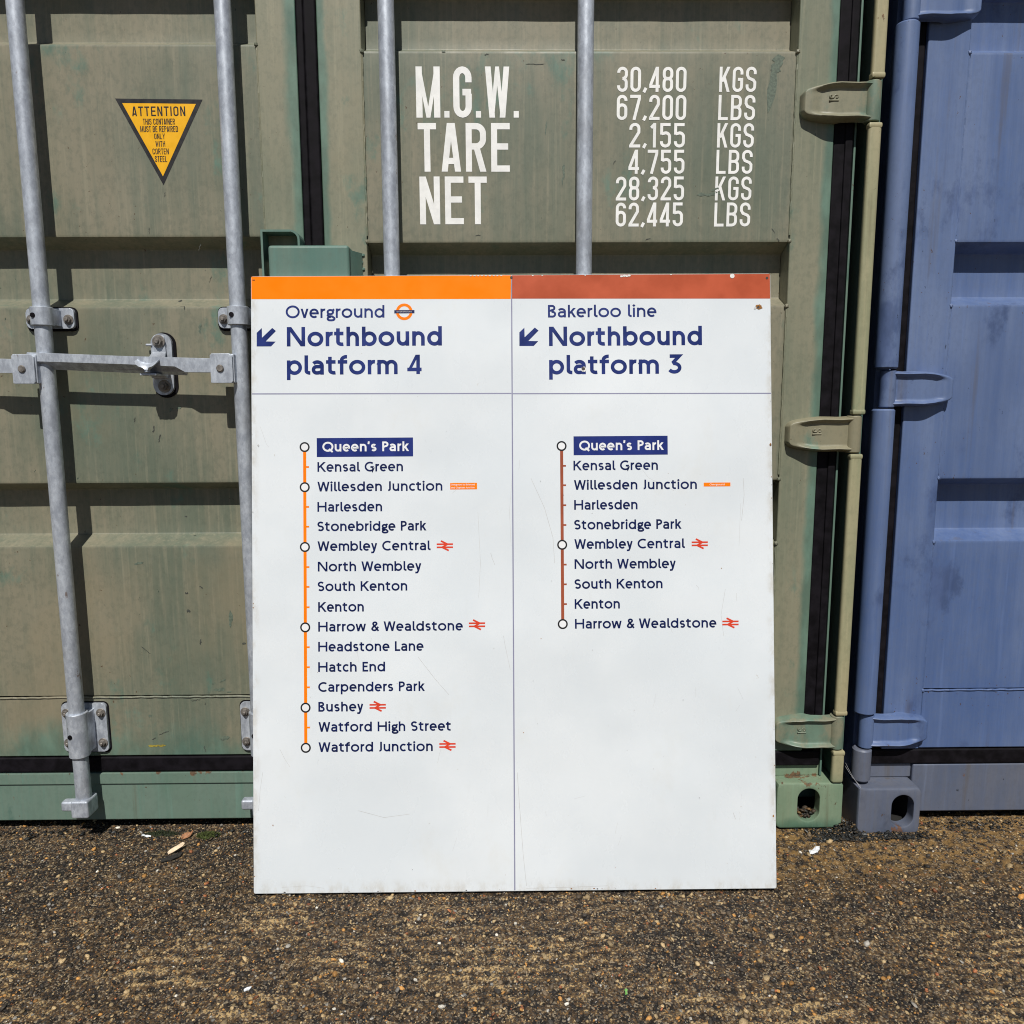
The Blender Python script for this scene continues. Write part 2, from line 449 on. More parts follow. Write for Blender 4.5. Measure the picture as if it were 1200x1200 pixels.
    if c == '3': return [[(.04, 1 - h), (.48, 1 - h), (.22, .60)] + arc(.25, .31, .29 - h * .4, .31 - h, 88, -150, 16)], .54, .06, .06
    if c == '4': return [[(.50, 0), (.50, 1)], ('D', (.46, 1), (.10, .22), .8), [(0, .22 + h * .2), (.66, .22 + h * .2)]], .66, .04, .04
    if c == 'B': return [[(h, 0), (h, 1)], [(h, 1 - h), (.30, 1 - h)] + arc(.30, .755, .24 - h, .245 - h, 90, -90, 10)[1:] + [(h, .51)], [(.30, .52)] + arc(.32, .26, .27 - h, .27 - h, 90, -90, 12) + [(h, h)]], .59, I, .05
    if c == 'C': return [arc(.50, .5, .50 - h, .5 - h + .01, 52, 308, 22)], .82, Rr, .03
    if c == 'E': return [[(.50, 1 - h), (h, 1 - h), (h, h), (.52, h)], [(h, .53), (.46, .53)]], .52, I, .04
    if c == 'G': return [arc(.50, .5, .50 - h, .5 - h + .01, 52, 318, 22) + [(.86 - h, .12), (.86 - h, .46), (.54, .46)]], .86, Rr, .06
    if c == 'H': return [[(h, 0), (h, 1)], [(.86 - h, 0), (.86 - h, 1)], [(h, .53), (.86 - h, .53)]], .86, I, I
    if c == 'J': return [[(.36 - h, 1), (.36 - h, .22)] + arc(.15, .22, .21 - h, .22 - h, 0, -105, 9)], .36, -.02, I
    if c == 'K': return [[(h, 0), (h, 1)], ('D', (.66, 1), (w * .7, .42)), ('D', (.28, .60), (.70, 0))], .78, I, D
    if c == 'L': return [[(h, 1), (h, h), (.50, h)]], .50, I, .02
    if c == 'N': return [[(h, 0), (h, 1)], ('D', (h * 1.2, 1), (.88 - h * 1.2, 0)), [(.88 - h, 0), (.88 - h, 1)]], .88, I, I
    if c == 'O': return [arc(.50, .5, .50 - h, .5 - h + .01, 0, 360, 36)], 1.0, Rr, Rr
    if c == 'P': return [[(h, 0), (h, 1)], [(h, 1 - h), (.30, 1 - h)] + arc(.30, .715, .27 - h, .285 - h, 90, -90, 12)[1:] + [(h, .43 + h * .0)]], .57, I, .02
    if c == 'Q': return [arc(.50, .5, .50 - h, .5 - h + .01, 0, 360, 36), [(.58, .26), (.92, -.04)]], 1.0, Rr, Rr
    if c == 'R': return [[(h, 0), (h, 1)], [(h, 1 - h), (.30, 1 - h)] + arc(.30, .735, .26 - h, .265 - h, 90, -90, 12)[1:] + [(h, .47)], ('D', (.30, .47), (.54, 0))], .60, I, D
    if c == 'S': return S(.62, 1), .62, .06, .05
    if c == 'W': return [('D', (h, 1), (.29, 0)), ('D', (.54, 1), (.29, 0)), ('D', (.54, 1), (.79, 0)), ('D', (1.08 - h, 1), (.79, 0))], 1.08, D, D
    raise KeyError(c)

sans.xh = .745

def stencil(c, w):
    """narrow straight-sided capitals and figures with rounded turns"""
    h = w / 2; W = .44; r = W / 2 - h; g = .055
    top, bot = 1 - h, h
    def loop(y0, y1): return arc(W / 2, y1 - r, r, r, 0, 180, 10) + arc(W / 2, y0 + r, r, r, 180, 360, 10) + [(W - h, y1 - r)]
    out = lambda st, ww=W: (st, ww, g, g)
    if c == ' ': return [], .2, .05, .05
    if c == '.': return [[(0, h * 1.0), (w, h * 1.0)]], w, .06, .06
    if c == ',': return [[(.12, .16), (.03, -.02)]], .15, .04, .05
    if c == 'M': return out([[(h, 0), (h, 1)], ('D', (h * .95, 1), (.29, 0), .62), ('D', (.58 - h * .95, 1), (.29, 0), .62), [(.58 - h, 0), (.58 - h, 1)]], .58)
    if c == 'W': return out([('D', (h, 1), (.17, 0), .9), ('D', (.30, 1), (.17, 0), .6), ('D', (.30, 1), (.43, 0), .6), ('D', (.60 - h, 1), (.43, 0), .9)], .60)
    if c in 'GCOSU0':
        if c == 'G': return out([[(W - h, .69), (W - h, top - r)] + arc(W / 2, top - r, r, r, 0, 180, 10) + arc(W / 2, bot + r, r, r, 180, 360, 10) + [(W - h, .47)], [(W - h * .02, .50), (W * .50, .50)]])
        if c == 'C': return out([[(W - h, .68)] + arc(W / 2, top - r, r, r, 0, 180, 10) + arc(W / 2, bot + r, r, r, 180, 360, 10) + [(W - h, .32)]])
        if c == 'U': return out([[(h, 1)] + arc(W / 2, bot + r, r, r, 180, 360, 10) + [(W - h, 1)]])
        if c == 'S':
            m = .53
            return out([[(W - h, .70)] + arc(W / 2, top - r, r, r, 0, 180, 10) + [(h, m + r * .85), (h + r * .4, m + .02), (W - h - r * .4, m - .06), (W - h, m - r * .9)] + arc(W / 2, bot + r, r, r, 0, -180, 10) + [(h, .30)]])
        return out([loop(bot, top)])
    if c == 'T': return out([[(0, top), (W * .9, top)], [(W * .45, 0), (W * .45, top)]], W * .9)
    if c == 'A': return out([('D', (h, 0), (.19, 1)), ('D', (.42 - h, 0), (.23, 1)), [(.10, .22), (.32, .22)]], .42)
    if c in 'RPBD':
        st = [[(h, 0), (h, 1)]]
        if c == 'D': st.append([(h, top)] + arc(W / 2, top - r, r, r, 90, 0, 8) + arc(W / 2, bot + r, r, r, 0, -90, 8) + [(h, bot)])
        else:
            st.append([(h, top)] + arc(W / 2, top - r, r, r, 90, 0, 8) + arc(W / 2, .52 + r, r, r, 0, -90, 8) + [(h, .52)])
            if c == 'R': st.append(('D', (W * .52, .52), (W - h, 0)))
            if c == 'B': st.append([(W / 2, .52)] + arc(W / 2, .52 - r, r, r, 90, 0, 8) + arc(W / 2, bot + r, r, r, 0, -90, 8) + [(h, bot)])
        return out(st)
    if c == 'E': return out([[(W * .92, top), (h, top), (h, bot), (W * .92, bot)], [(h, .52), (W * .84, .52)]], W * .92)
    if c == 'L': return out([[(h, 1), (h, bot), (W * .9, bot)]], W * .9)
    if c == 'N': return out([[(h, 0), (h, 1)], ('D', (h * 1.1, 1), (W - h * 1.1, 0)), [(W - h, 0), (W - h, 1)]])
    if c == 'H': return out([[(h, 0), (h, 1)], [(W - h, 0), (W - h, 1)], [(h, .52), (W - h, .52)]])
    if c == 'K': return out([[(h, 0), (h, 1)], ('D', (W - h, 1), (w * .9, .40)), ('D', (W * .45, .60), (W - h, 0))])
    if c == 'V': return out([('D', (h, 1), (W / 2, 0)), ('D', (W - h, 1), (W / 2, 0))])
    if c == 'I': return [[(h, 0), (h, 1)]], w, g, g
    if c == 'Y': return out([('D', (h, 1), (W / 2, .40)), ('D', (W - h, 1), (W / 2, .40)), [(W / 2, .50), (W / 2, 0)]])
    if c == '1': return [[(.16, 0), (.16, 1)], [(.16, .96), (.02, .80)]], .22, .10, .10
    if c == '2': return out([[(h, .72)] + arc(W / 2, top - r, r, r, 180, 0, 10) + [(W - h, .62), (h, bot + .02), (h, bot), (W, bot)]])
    if c == '3': return out([[(h, .76)] + arc(W / 2, top - r, r, r, 180, 0, 10) + arc(W / 2, .53 + r, r, r, 0, -90, 8), arc(W / 2, .53 - r, r, r, 90, 0, 8) + arc(W / 2, bot + r, r, r, 0, -180, 10) + [(h, .26)]])
    if c == '4': return out([[(W * .74, 0), (W * .74, 1)], [(W * .72, .98), (h * .8, .26)], [(0, .22), (W, .22)]])
    if c == '5': return out([[(W - h * .5, top), (h, top), (h, .53)], [(h, .56)] + [(W / 2, .60)] + arc(W / 2, .60 - r, r, r, 80, 0, 7) + arc(W / 2, bot + r, r, r, 0, -180, 10) + [(h, .26)]])
    if c == '6': return out([[(W - h, .76)] + arc(W / 2, top - r, r, r, 0, 180, 10) + arc(W / 2, bot + r, r, r, 180, 360, 10) + arc(W / 2, .60 - r, r, r, 0, 180, 10)])
    if c == '7': return out([[(0, top), (W - h, top), (W - h, top - .10), (W * .38, 0)]])
    if c == '8': return out([loop(bot, .54), loop(.52, top)])
    raise KeyError(c)

# ================================================================== THE GREEN CONTAINER
YF = 1.73                       # front of the door frames
YP = 1.735                      # front of the raised door bands
DEP = .047                      # depth of the pressed recesses

def warp(x, z):
    return .0011 * mnoise.noise(Vector((x * 5.1, z * 4.3, 2.7))) + .0008 * mnoise.noise(Vector((x * 13, z * 9, 7.1)))

def door_profile(bands, yp, dep):
    """front-to-back outline of the pressed panel from top to bottom as (y, z)"""
    out = []
    for i, (zt, zb) in enumerate(bands):
        n = 10
        c = .004
        if i: out += [(yp + .0012, zt + .0012)]
        out += [(yp, zt - c - (zt - zb - 2 * c) * k / n) for k in range(n + 1)]
        if i < len(bands) - 1:
            nz = bands[i + 1][0]
            a, b = zb - .021, nz + .0225
            out += [(yp + .0012, zb - .0012), (yp + dep - .002, a + .0015), (yp + dep, a - .003)]
            out += [(yp + dep, a - .003 + (b - a + .006) * k / 4) for k in range(1, 4)]
            out += [(yp + dep, b + .003), (yp + dep - .002, b - .0005)]
    return out

BANDS = [(2.269, 1.8845), (1.7435, 1.3595), (1.2215, .8386), (.6905, .333)]

BANDS_L = [(2.282, 1.8975), (1.7565, 1.3725), (1.2215, .8386), (.6905, .333)]

def make_door(parent, x0, x1, p0, p1, yf, mats, label=None, ztop=2.44, zbot=.187, BANDS=BANDS, scuffs=()):
    bm = bmesh.new()
    d = yf - YF
    pr = door_profile(BANDS, YP + d, DEP)
    n = 60
    cols = []
    for i in range(n + 1):
        x = p0 + (p1 - p0) * i / n
        cols.append([bm.verts.new((x, y + warp(x, z), z)) for y, z in pr])
    for a, b in zip(cols, cols[1:]):
        for k in range(len(pr) - 1): bm.faces.new((a[k], a[k + 1], b[k + 1], b[k]))
    box(bm, x0, p0 - .0012, yf, yf + .062, zbot, ztop, .003, 3, 1)       # stiles
    box(bm, p1 + .0012, x1, yf, yf + .062, zbot, ztop, .003, 3, 1)
    box(bm, p0 - .0008, p1 + .0008, yf + .0015, yf + .06, zbot + .0015, .331, .003, 3, 0)   # bottom and top rail
    box(bm, p0 - .0008, p1 + .0008, yf + .0015, yf + .06, 2.271, ztop - .0015, .003, 3, 1)
    rnd = random.Random(int(abs(x0) * 100))                               # weld bead along the panel edges
    for xe, sgn in ((p0 - .0012, -1), (p1 + .0012, 1)):
        for zt, zb in BANDS:
            pts = []
            z = zt
            while z > zb:
                pts.append((xe + rnd.uniform(-.0007, .0007), yf + .003 + rnd.uniform(-.0006, .0006), z)); z -= .012
            for a, b in zip(pts, pts[1:]): cyl(bm, a, b, .0024, n=6, cap=False, mat=1)
            bmesh.ops.create_icosphere(bm, subdivisions=1, radius=.0055, matrix=Matrix.Translation((xe, yf + .002, zt)))
            bmesh.ops.create_icosphere(bm, subdivisions=1, radius=.005, matrix=Matrix.Translation((xe, yf + .002, zb)))
    pts = [(p0 + (p1 - p0) * i / 90, yf + .0012 + rnd.uniform(-.0006, .0006), .3335 + rnd.uniform(-.0007, .0007)) for i in range(91)]
    for a, b in zip(pts, pts[1:]): cyl(bm, a, b, .0026, n=6, cap=False, mat=0)
    if scuffs:                                            # scrapes and scuffs of use, each a thin smear on the paint
        k = Ink(lambda x, z, l: (x, (YP + warp(x, z) if z > .335 else yf + .0015) - l, z), .0005)
        for kind, x, z, l, wd, a in scuffs:
            m = 2 + ('green', 'yellow', 'dark').index(kind)
            c_, s_ = math.cos(R(a)), math.sin(R(a))
            nn = 7
            mid = [(x + c_ * l * (i / nn - .5) + rnd.gauss(0, .0006), z + s_ * l * (i / nn - .5) + rnd.gauss(0, .0006)) for i in range(nn + 1)]
            up_ = [(px - s_ * wd * rnd.uniform(.15, .6) * (1 if 0 < i < nn else .1), pz + c_ * wd * rnd.uniform(.15, .6) * (1 if 0 < i < nn else .1)) for i, (px, pz) in enumerate(mid)]
            dn_ = [(px + s_ * wd * rnd.uniform(.15, .6) * (1 if 0 < i < nn else .1), pz - c_ * wd * rnd.uniform(.15, .6) * (1 if 0 < i < nn else .1)) for i, (px, pz) in enumerate(mid)]
            k.poly(up_ + dn_[::-1], m)
        bm.from_mesh(k.mb.mesh('t'))
        mats = list(mats) + ['scuff_green', 'scuff_yellow', 'scuff_dark']
    o = obj('door', bm, mats, parent)
    if label: o['label'] = label
    return o

def gasket(parent, x0, x1, z0, z1, yf, lip=None):
    bm = bmesh.new()
    box(bm, x0, x1, yf, yf + .04, z0, z1, .0045, 3)
    if lip: box(bm, *lip, z0, z1, .003, 3)
    return obj('gasket', bm, 'rubber', parent)

def emboss(bm, txt, cx, cz, y, size):
    x = 0
    for c in txt:
        st, wd, lb, rb = stencil(c, .16)
        x += lb
        for s_ in st:
            if s_[0] == 'D': s_ = list(s_[1:3])
            q = [(cx + (p[1] - .5) * size, y, cz - (x + p[0] - .42) * size) for p in s_]
            for a, b in zip(q, q[1:]): cyl(bm, a, b, .0016, n=6, cap=True)
        x += wd + rb

def make_hinge(parent, xl, xb, zc, ydoor, mat, letters=None, rb=.0165, hb=.041, name='hinge'):
    """forged strap hinge: rounded leaf with raised lips, narrowing web and a pin barrel at xb"""
    bm = bmesh.new()
    L = abs(xb - xl); sg = 1 if xb > xl else -1
    tab = [(0, .017), (.02, .022), (.05, .0275), (.09, .0305), (.18, .0335), (.34, .0375), (.5, .0395), (.76, .0385), (.88, .0395), (1, hb - .001)]
    def hh(s):
        for (a, b), (c, d) in zip(tab, tab[1:]):
            if s <= c: return b + (d - b) * (s - a) / (c - a)
        return tab[-1][1]
    sm = lambda v, a, b: (lambda t: t * t * (3 - 2 * t))(max(0, min(1, (v - a) / (b - a))))
    de = [0, .0008, .0022, .0042, .0065, .009, .0115, .0145, .018]
    xs = de + [.018 + (L - .018) * k / 30 for k in range(1, 31)]
    def depth(d, s):
        peak = .021 + .012 * sm(s, .05, .45) - .004 * sm(s, .8, 1)
        y = peak * (sm(d, -.001, .0052) ** .6)
        rec = .0095 * sm(s, .10, .30)
        return y - rec * sm(d, .0075, .0135)
    rows = []
    for xx in xs:
        s = xx / L; h = hh(s)
        ts = [h - q for q in de] + [(h - .018) * k / 4 for k in (3, 2, 1, 0, -1, -2, -3)] + [-h + q for q in de[::-1]]
        r = []
        for t in ts:
            d = min(h - abs(t), xx)
            back = .026 * sm(s, .45, .6)
            dd = depth(d, s)
            if d < 1e-6: dd = max(0, back * .45)
            r.append(bm.verts.new((xl + sg * xx, ydoor + .001 - dd, zc + t)))
        rows.append(r)
    for a, b in zip(rows, rows[1:]):
        for k in range(len(a) - 1):
            f = (a[k], a[k + 1], b[k + 1], b[k])
            bm.faces.new(f if sg > 0 else f[::-1])
    cyl(bm, (xb, ydoor - .0135, zc - hb), (xb, ydoor - .0135, zc + hb), rb, n=28, bev=.0025)
    if letters:
        emboss(bm, letters, xl + sg * L * .43, zc + .006, ydoor + .001 - depth(.03, .43) - .0003, .020)
    return obj(name, bm, mat, parent, smooth=50)

def make_casting(parent, x0, x1, yf, yb, z0, z1, hx, hz, hw, hhh, mat):
    bm = bmesh.new()
    hole = pill(hx, hz, hw, hhh, 12)
    n = len(hole)
    cx, cz, W, H = (x0 + x1) / 2, (z0 + z1) / 2, x1 - x0, z1 - z0
    def outer(inset):
        out = []
        r = .012
        for px, pz in hole:                       # walk the rounded square along rays from the hole's centre
            a = math.atan2(pz - hz, px - hx)
            dx, dz = math.cos(a), math.sin(a)
            lo, hi = 0, .4
            for _ in range(40):
                m = (lo + hi) / 2
                qx, qz = abs(hx + dx * m - cx) - (W / 2 - inset - r), abs(hz + dz * m - cz) - (H / 2 - inset - r)
                dist = math.hypot(max(qx, 0), max(qz, 0)) + min(max(qx, qz), 0) - r
                lo, hi = (m, hi) if dist < 0 else (lo, m)
            out.append((hx + dx * lo, hz + dz * lo))
        return out
    def ring(pts, y): return [bm.verts.new((x, y, z)) for x, z in pts]
    def sew(a, b, mat=0):
        for i in range(n):
            f = bm.faces.new((a[i], b[i], b[(i + 1) % n], a[(i + 1) % n])); f.material_index = mat
    grow = lambda g: [(hx + (x - hx) * g, hz + (z - hz) * g) for x, z in hole]
    r0 = ring(outer(0), yb); r1 = ring(outer(0), yf + .007); r2 = ring(outer(.002), yf + .002); r3 = ring(outer(.006), yf)
    r4 = ring(grow(1.10), yf); r5 = ring(grow(1.03), yf + .0012); r6 = ring(hole, yf + .005); r7 = ring(hole, yf + .028)
    for a, b in ((r0, r1), (r1, r2), (r2, r3), (r3, r4), (r4, r5), (r5, r6), (r6, r7)): sew(a, b)
    r8 = ring(outer(.012), yf + .0285); r9 = ring(outer(.012), yb - .01)
    sew(r7, r8, 1); sew(r8, r9, 1)
    f = bm.faces.new(r9); f.material_index = 1
    f = bm.faces.new(r0)
    bmesh.ops.recalc_face_normals(bm, faces=bm.faces)
    return obj('corner_casting', bm, [mat, 'dark_inside'], parent, smooth=35)

def side_wall(parent, x, z0, z1, mat, s):
    """long corrugated side, 6 m deep"""
    bm = bmesh.new()
    y, pts = 1.80, []
    while y < 7.6:
        pts += [(x, y), (x, y + .07), (x + s * .036, y + .138), (x + s * .036, y + .21)]
        y += .278
    a = [bm.verts.new((px, py, z0)) for px, py in pts]; b = [bm.verts.new((px, py, z1)) for px, py in pts]
    for i in range(len(pts) - 1): bm.faces.new((a[i], a[i + 1], b[i + 1], b[i]))
    return obj('side_wall', bm, mat, parent, smooth=0)

green = empty('shipping_container', (-.4255, YF, 0),
              'faded olive green steel container with weight markings, standing behind the white sign', 'container')

# doors ------------------------------------------------------------------
SCUFF_L = [('green', -0.6886, 0.3492, 0.0262, 0.0112, 5), ('green', -0.7017, 0.3639, 0.0112, 0.0037, 10), ('green', -0.6795, 0.37, 0.015, 0.0037, 25), ('green', -0.667, 0.3427, 0.0112, 0.0037, 0), ('green', -0.7129, 0.3431, 0.0056, 0.0075, 0), ('yellow', -0.8414, 0.2132, 0.0411, 0.0075, 3), ('dark', -0.8232, 0.2449, 0.0262, 0.0028, 20), ('dark', -0.8483, 0.2303, 0.0112, 0.0028, 30), ('green', -0.6812, 0.2309, 0.0224, 0.0112, 10), ('dark', -0.7292, 0.2036, 0.0168, 0.0019, -85), ('green', -0.8524, 0.2875, 0.0075, 0.0093, 0), ('dark', -0.744, 0.3245, 0.0224, 0.0019, 5), ('dark', -0.7225, 0.3159, 0.0075, 0.0019, 70), ('dark', -0.7486, 0.5391, 0.0093, 0.0084, 0), ('dark', -0.7255, 0.4655, 0.0168, 0.0041, 80), ('dark', -0.7884, 0.9384, 0.0187, 0.003, 75), ('dark', -0.8407, 0.9785, 0.0112, 0.0028, 80), ('dark', -0.8004, 0.9575, 0.0168, 0.0037, 80), ('green', -0.7404, 1.0045, 0.0112, 0.0075, 20), ('dark', -0.7499, 0.5816, 0.0075, 0.0056, 0), ('green', -0.6827, 1.1771, 0.0224, 0.0056, 85), ('dark', -0.7219, 1.2355, 0.0093, 0.0047, 0), ('dark', -0.7154, 1.221, 0.0093, 0.0028, 80), ('dark', -0.6742, 1.3487, 0.015, 0.0019, 70), ('dark', -0.7406, 0.7604, 0.0056, 0.0037, 0), ('dark', -0.8533, 0.4459, 0.0299, 0.0019, -40), ('dark', -0.6249, 0.4606, 0.0075, 0.0056, 0), ('green', -0.6533, 0.5202, 0.0411, 0.0093, 85), ('dark', -0.7157, 0.5955, 0.0093, 0.0028, -30), ('green', -0.7596, 1.0008, 0.0093, 0.0075, 70), ('dark', -0.7803, 1.3844, 0.015, 0.0019, 85), ('dark', -0.7424, 1.4582, 0.0112, 0.0019, 80), ('green', -0.8544, 0.6524, 0.0224, 0.0056, 10)]
SCUFF_R = [('green', 0.431, 1.4569, 0.0561, 0.0093, 2), ('green', 0.4418, 1.4674, 0.0187, 0.0056, 20), ('dark', 0.5713, 1.3822, 0.0131, 0.0019, -55), ('dark', 0.5834, 1.3625, 0.0093, 0.0019, -35), ('green', 0.5566, 1.6781, 0.1122, 0.0168, 82), ('green', 0.5656, 1.7204, 0.0374, 0.0262, 85), ('dark', 0.0526, 1.7201, 0.0411, 0.0019, 0), ('dark', 0.112, 1.7285, 0.0075, 0.0028, 0), ('green', -0.1394, 1.7451, 0.0093, 0.0028, 0), ('dark', -0.0498, 1.7385, 0.0093, 0.0028, 10), ('green', 0.1132, 1.4975, 0.0467, 0.0056, 85), ('dark', 0.2231, 1.5235, 0.0093, 0.0019, 60), ('green', 0.6169, 1.1641, 0.0748, 0.0075, 85), ('dark', 0.2998, 1.3648, 0.0131, 0.0019, 20), ('dark', -0.0715, 1.3726, 0.0112, 0.0019, 0), ('green', 0.0763, 1.5927, 0.0299, 0.0037, 85)]
M['scuff_green'] = plain('green_undercoat_scuff', (.11, .14, .105), .6, .25, 200)
M['scuff_yellow'] = plain('yellow_scrape', (.30, .24, .04), .6, .3, 200)
M['scuff_dark'] = plain('dark_scratch', (.055, .06, .05), .7, .4, 200)
ldoor = make_door(green, -1.543, -.447, -1.457, -.5315, YF, ['panel_paint', 'stile_paint'], BANDS=BANDS_L, scuffs=SCUFF_L)
rdoor = make_door(green, -.4035, .692, -.310, .606, YF, ['panel_paint', 'stile_paint'], scuffs=SCUFF_R)
gasket(ldoor, -.4465, -.4305, .187, 2.44, YF - .0005)
gasket(rdoor, -.4300, -.4040, .187, 2.44, YF - .0045)
gasket(ldoor, -1.586, -1.5435, .187, 2.44, YF + .004)
gasket(rdoor, .6925, .735, .187, 2.44, YF + .003, (.7165, .7335, YF - .0015, YF + .02))
gasket(ldoor, -1.586, -.4305, .148, .1855, YF + .001)
gasket(rdoor, -.4300, .735, .148, .1855, YF + .001)
for g in green.children: pass

# frame ------------------------------------------------------------------
HZ = (.2421, .9404, 1.637, 2.334)
def green_post(x0, x1, xo0, xo1, xt0, xt1):
    bm = bmesh.new()
    z = .118
    for h in HZ + (2.51,):
        box(bm, x0, x1, 1.7005, 1.7165, z, min(h - .0435, 2.47), .006, 3, 0)           # pressed strip between the hinge barrels
        if z > .2: box(bm, x0 - .0008, x1 + .0008, 1.6995, 1.7185, z, z + .012, .004, 2, 0)
        if h < 2.5: box(bm, x0 - .0008, x1 + .0008, 1.6995, 1.7185, h - .0555, h - .0435, .004, 2, 0)
        z = h + .0435
    box(bm, xo0, xo1, 1.722, 1.80, .12, 2.47, .001, 2, 1)
    box(bm, min(x0, x1) + .016, max(x0, x1), 1.718, 1.80, .12, 2.47, .001, 2, 1)
    box(bm, xt0, xt1, 1.737, 1.80, .12, 2.47, .0015, 2, 1)
    box(bm, xt0 + .001, xo0, 1.795, 1.802, .12, 2.47, 0, 1, 2)  # jamb back, coloured near black as painted shade
    return obj('corner_post', bm, ['post_paint', 'frame_paint', 'dark_inside'], green)
green_post(.7535, .781, .7812, .7855, .7385, .7435)
green_post(-1.632, -1.6045, -1.6365, -1.6322, -1.5945, -1.5895)
bm = bmesh.new()
box(bm, -1.47, .6255, YF + .005, 1.83, .024, .1462, .004, 3)
box(bm, -1.47, .6255, YF + .0005, YF + .012, .118, .1455, .002, 2)
obj('sill', bm, 'frame_paint', green)
bm = bmesh.new()
box(bm, .6256, .7384, YF + .012, 1.83, .118, .147, .003, 2)
obj('sill_bracket', bm, 'casting_paint', green)
bm = bmesh.new(); box(bm, -1.47, .62, YF, 1.83, 2.47, 2.585, .004); obj('header', bm, 'frame_paint', green)
make_casting(green, .6262, .7862, 1.705, 1.875, .002, .118, .7032, .0615, .052, .082, 'casting_paint')
make_casting(green, -1.637, -1.477, 1.705, 1.875, .002, .118, -1.554, .0615, .052, .082, 'casting_paint')
make_casting(green, .6262, .7862, 1.705, 1.875, 2.472, 2.59, .7032, 2.531, .052, .082, 'casting_paint')
make_casting(green, -1.637, -1.477, 1.705, 1.875, 2.472, 2.59, -1.554, 2.531, .052, .082, 'casting_paint')
side_wall(green, .783, .13, 2.5, 'panel_paint', -1)
side_wall(green, -1.634, .13, 2.5, 'panel_paint', 1)
bm = bmesh.new(); box(bm, -1.63, .78, 1.78, 7.75, 2.50, 2.56, .004); obj('roof', bm, 'panel_paint', green)
bm = bmesh.new(); box(bm, -1.63, .78, 1.80, 7.75, .03, .135, .004); obj('base', bm, 'frame_paint', green)
bm = bmesh.new(); box(bm, -1.63, .78, 7.70, 7.76, .13, 2.5, .004); obj('rear_wall', bm, 'panel_paint', green)

# hinges -----------------------------------------------------------------
for z in (.2421, .9404, 1.637, 2.334):
    make_hinge(rdoor, .6145, .7635, z, YF, 'hinge_paint', 'SI')
    make_hinge(ldoor, -1.4655, -1.6145, z, YF, 'hinge_paint', None)

# lock box ---------------------------------------------------------------
bm = bmesh.new()
n0 = strip([(-.5255, 1.19), (-.5255, 1.3735), (-.466, 1.3735)] + arc(-.466, 1.3555, .018, .018, 80, 0, 7) + [(-.448, 1.19)], .0022)
for (a, b), (c, d) in zip(n0, n0[1:]):
    q = [bm.verts.new((p[0], y, p[1])) for y in (1.688, YF + .004) for p in (a, b, d, c)]
    for f in ((0, 1, 2, 3), (0, 4, 5, 1), (2, 6, 7, 3), (1, 5, 6, 2), (0, 3, 7, 4)): bm.faces.new([q[i] for i in f])
bmesh.ops.remove_doubles(bm, verts=bm.verts, dist=1e-5)
bmesh.ops.recalc_face_normals(bm, faces=bm.faces)
obj('lock_box_socket', bm, 'box_paint', ldoor, smooth=30)
bm = bmesh.new()
box(bm, -.5105, -.3405, 1.6755, 1.7255, 1.19, 1.342, .007, 4)
pts = [(-.3405, 1.69), (-.3405, 1.724), (-.322, 1.729), (-.322, 1.7255)]
a = [bm.verts.new((x, y, 1.19)) for x, y in pts]; b = [bm.verts.new((x, y, 1.334)) for x, y in pts]
for i in range(4): bm.faces.new((a[i], a[(i + 1) % 4], b[(i + 1) % 4], b[i]))
bm.faces.new(b)
for k in range(10): bmesh.ops.create_icosphere(bm, subdivisions=1, radius=.004, matrix=Matrix.Translation((-.322 + .002 * math.sin(k * 3), YF - .0005, 1.20 + .0145 * k)))
obj('lock_box', bm, 'box_paint', rdoor, smooth=40)

# locking rods and fittings ----------------------------------------------
YR = 1.690
def rod(parent, x, lean=0.0):
    bm = bmesh.new()
    cyl(bm, (x + lean, YR, .07), (x - lean, YR, 2.50), .0168, n=36, bev=.003)
    box(bm, x - .02, x + .02, YR - .024, YR + .024, .066, .108, .005, 3)         # cam end
    box(bm, x - .05, x + .012, YR - .010, YR + .012, .076, .10, .005, 3)
    return obj('locking_rod', bm, 'steel', parent)
rod(ldoor, -.5835, -.0015); rod(ldoor, -1.0, 0)
rod(rdoor, -.2530, -.001); rod(rdoor, .1547, .0005)

def guide(parent, x, z, w, h, collar=True):
    """bolted guide plate on its rubber pad, with the collar the rod turns in"""
    bm = bmesh.new()
    cx = x - .003
    prism(bm, pill(cx, z - .001, w + .007, h + .008, 6, .013), YP - .004, YP + .004, 0, 2)
    prism(bm, pill(cx, z, w, h, 6, .010), YP - .0115, YP - .004, .0015)
    zs = (z,) if h < .08 else (z - h * .31, z + h * .31)
    for sx in (-1, 1):
        for zz in zs: hexbolt(bm, cx + sx * (w / 2 - .012), YP - .0115, zz - (.003 if len(zs) == 1 else 0), .0075, .006, 1)
    if collar:
        cyl(bm, (x, YR, z - h * .44), (x, YR, z + h * .44), .0225, n=32, bev=.001)
        box(bm, x - .0215, x + .0215, YR, YP - .009, z - h * .40, z + h * .40, .002, 2)
        cyl(bm, (x - .007, YR - .0205, z + .001), (x - .007, YR - .0235, z + .001), .0052, n=14, mat=2)
    return obj('rod_guide', bm, ['steel', 'bolt_steel', 'rubber'], parent)
guide(ldoor, -.5835, 1.1985, .104, .0435)
guide(ldoor, -.5835, .2625, .104, .118)
guide(ldoor, -1.0, 1.1985, .104, .0435)
guide(ldoor, -1.0, .2625, .104, .118)

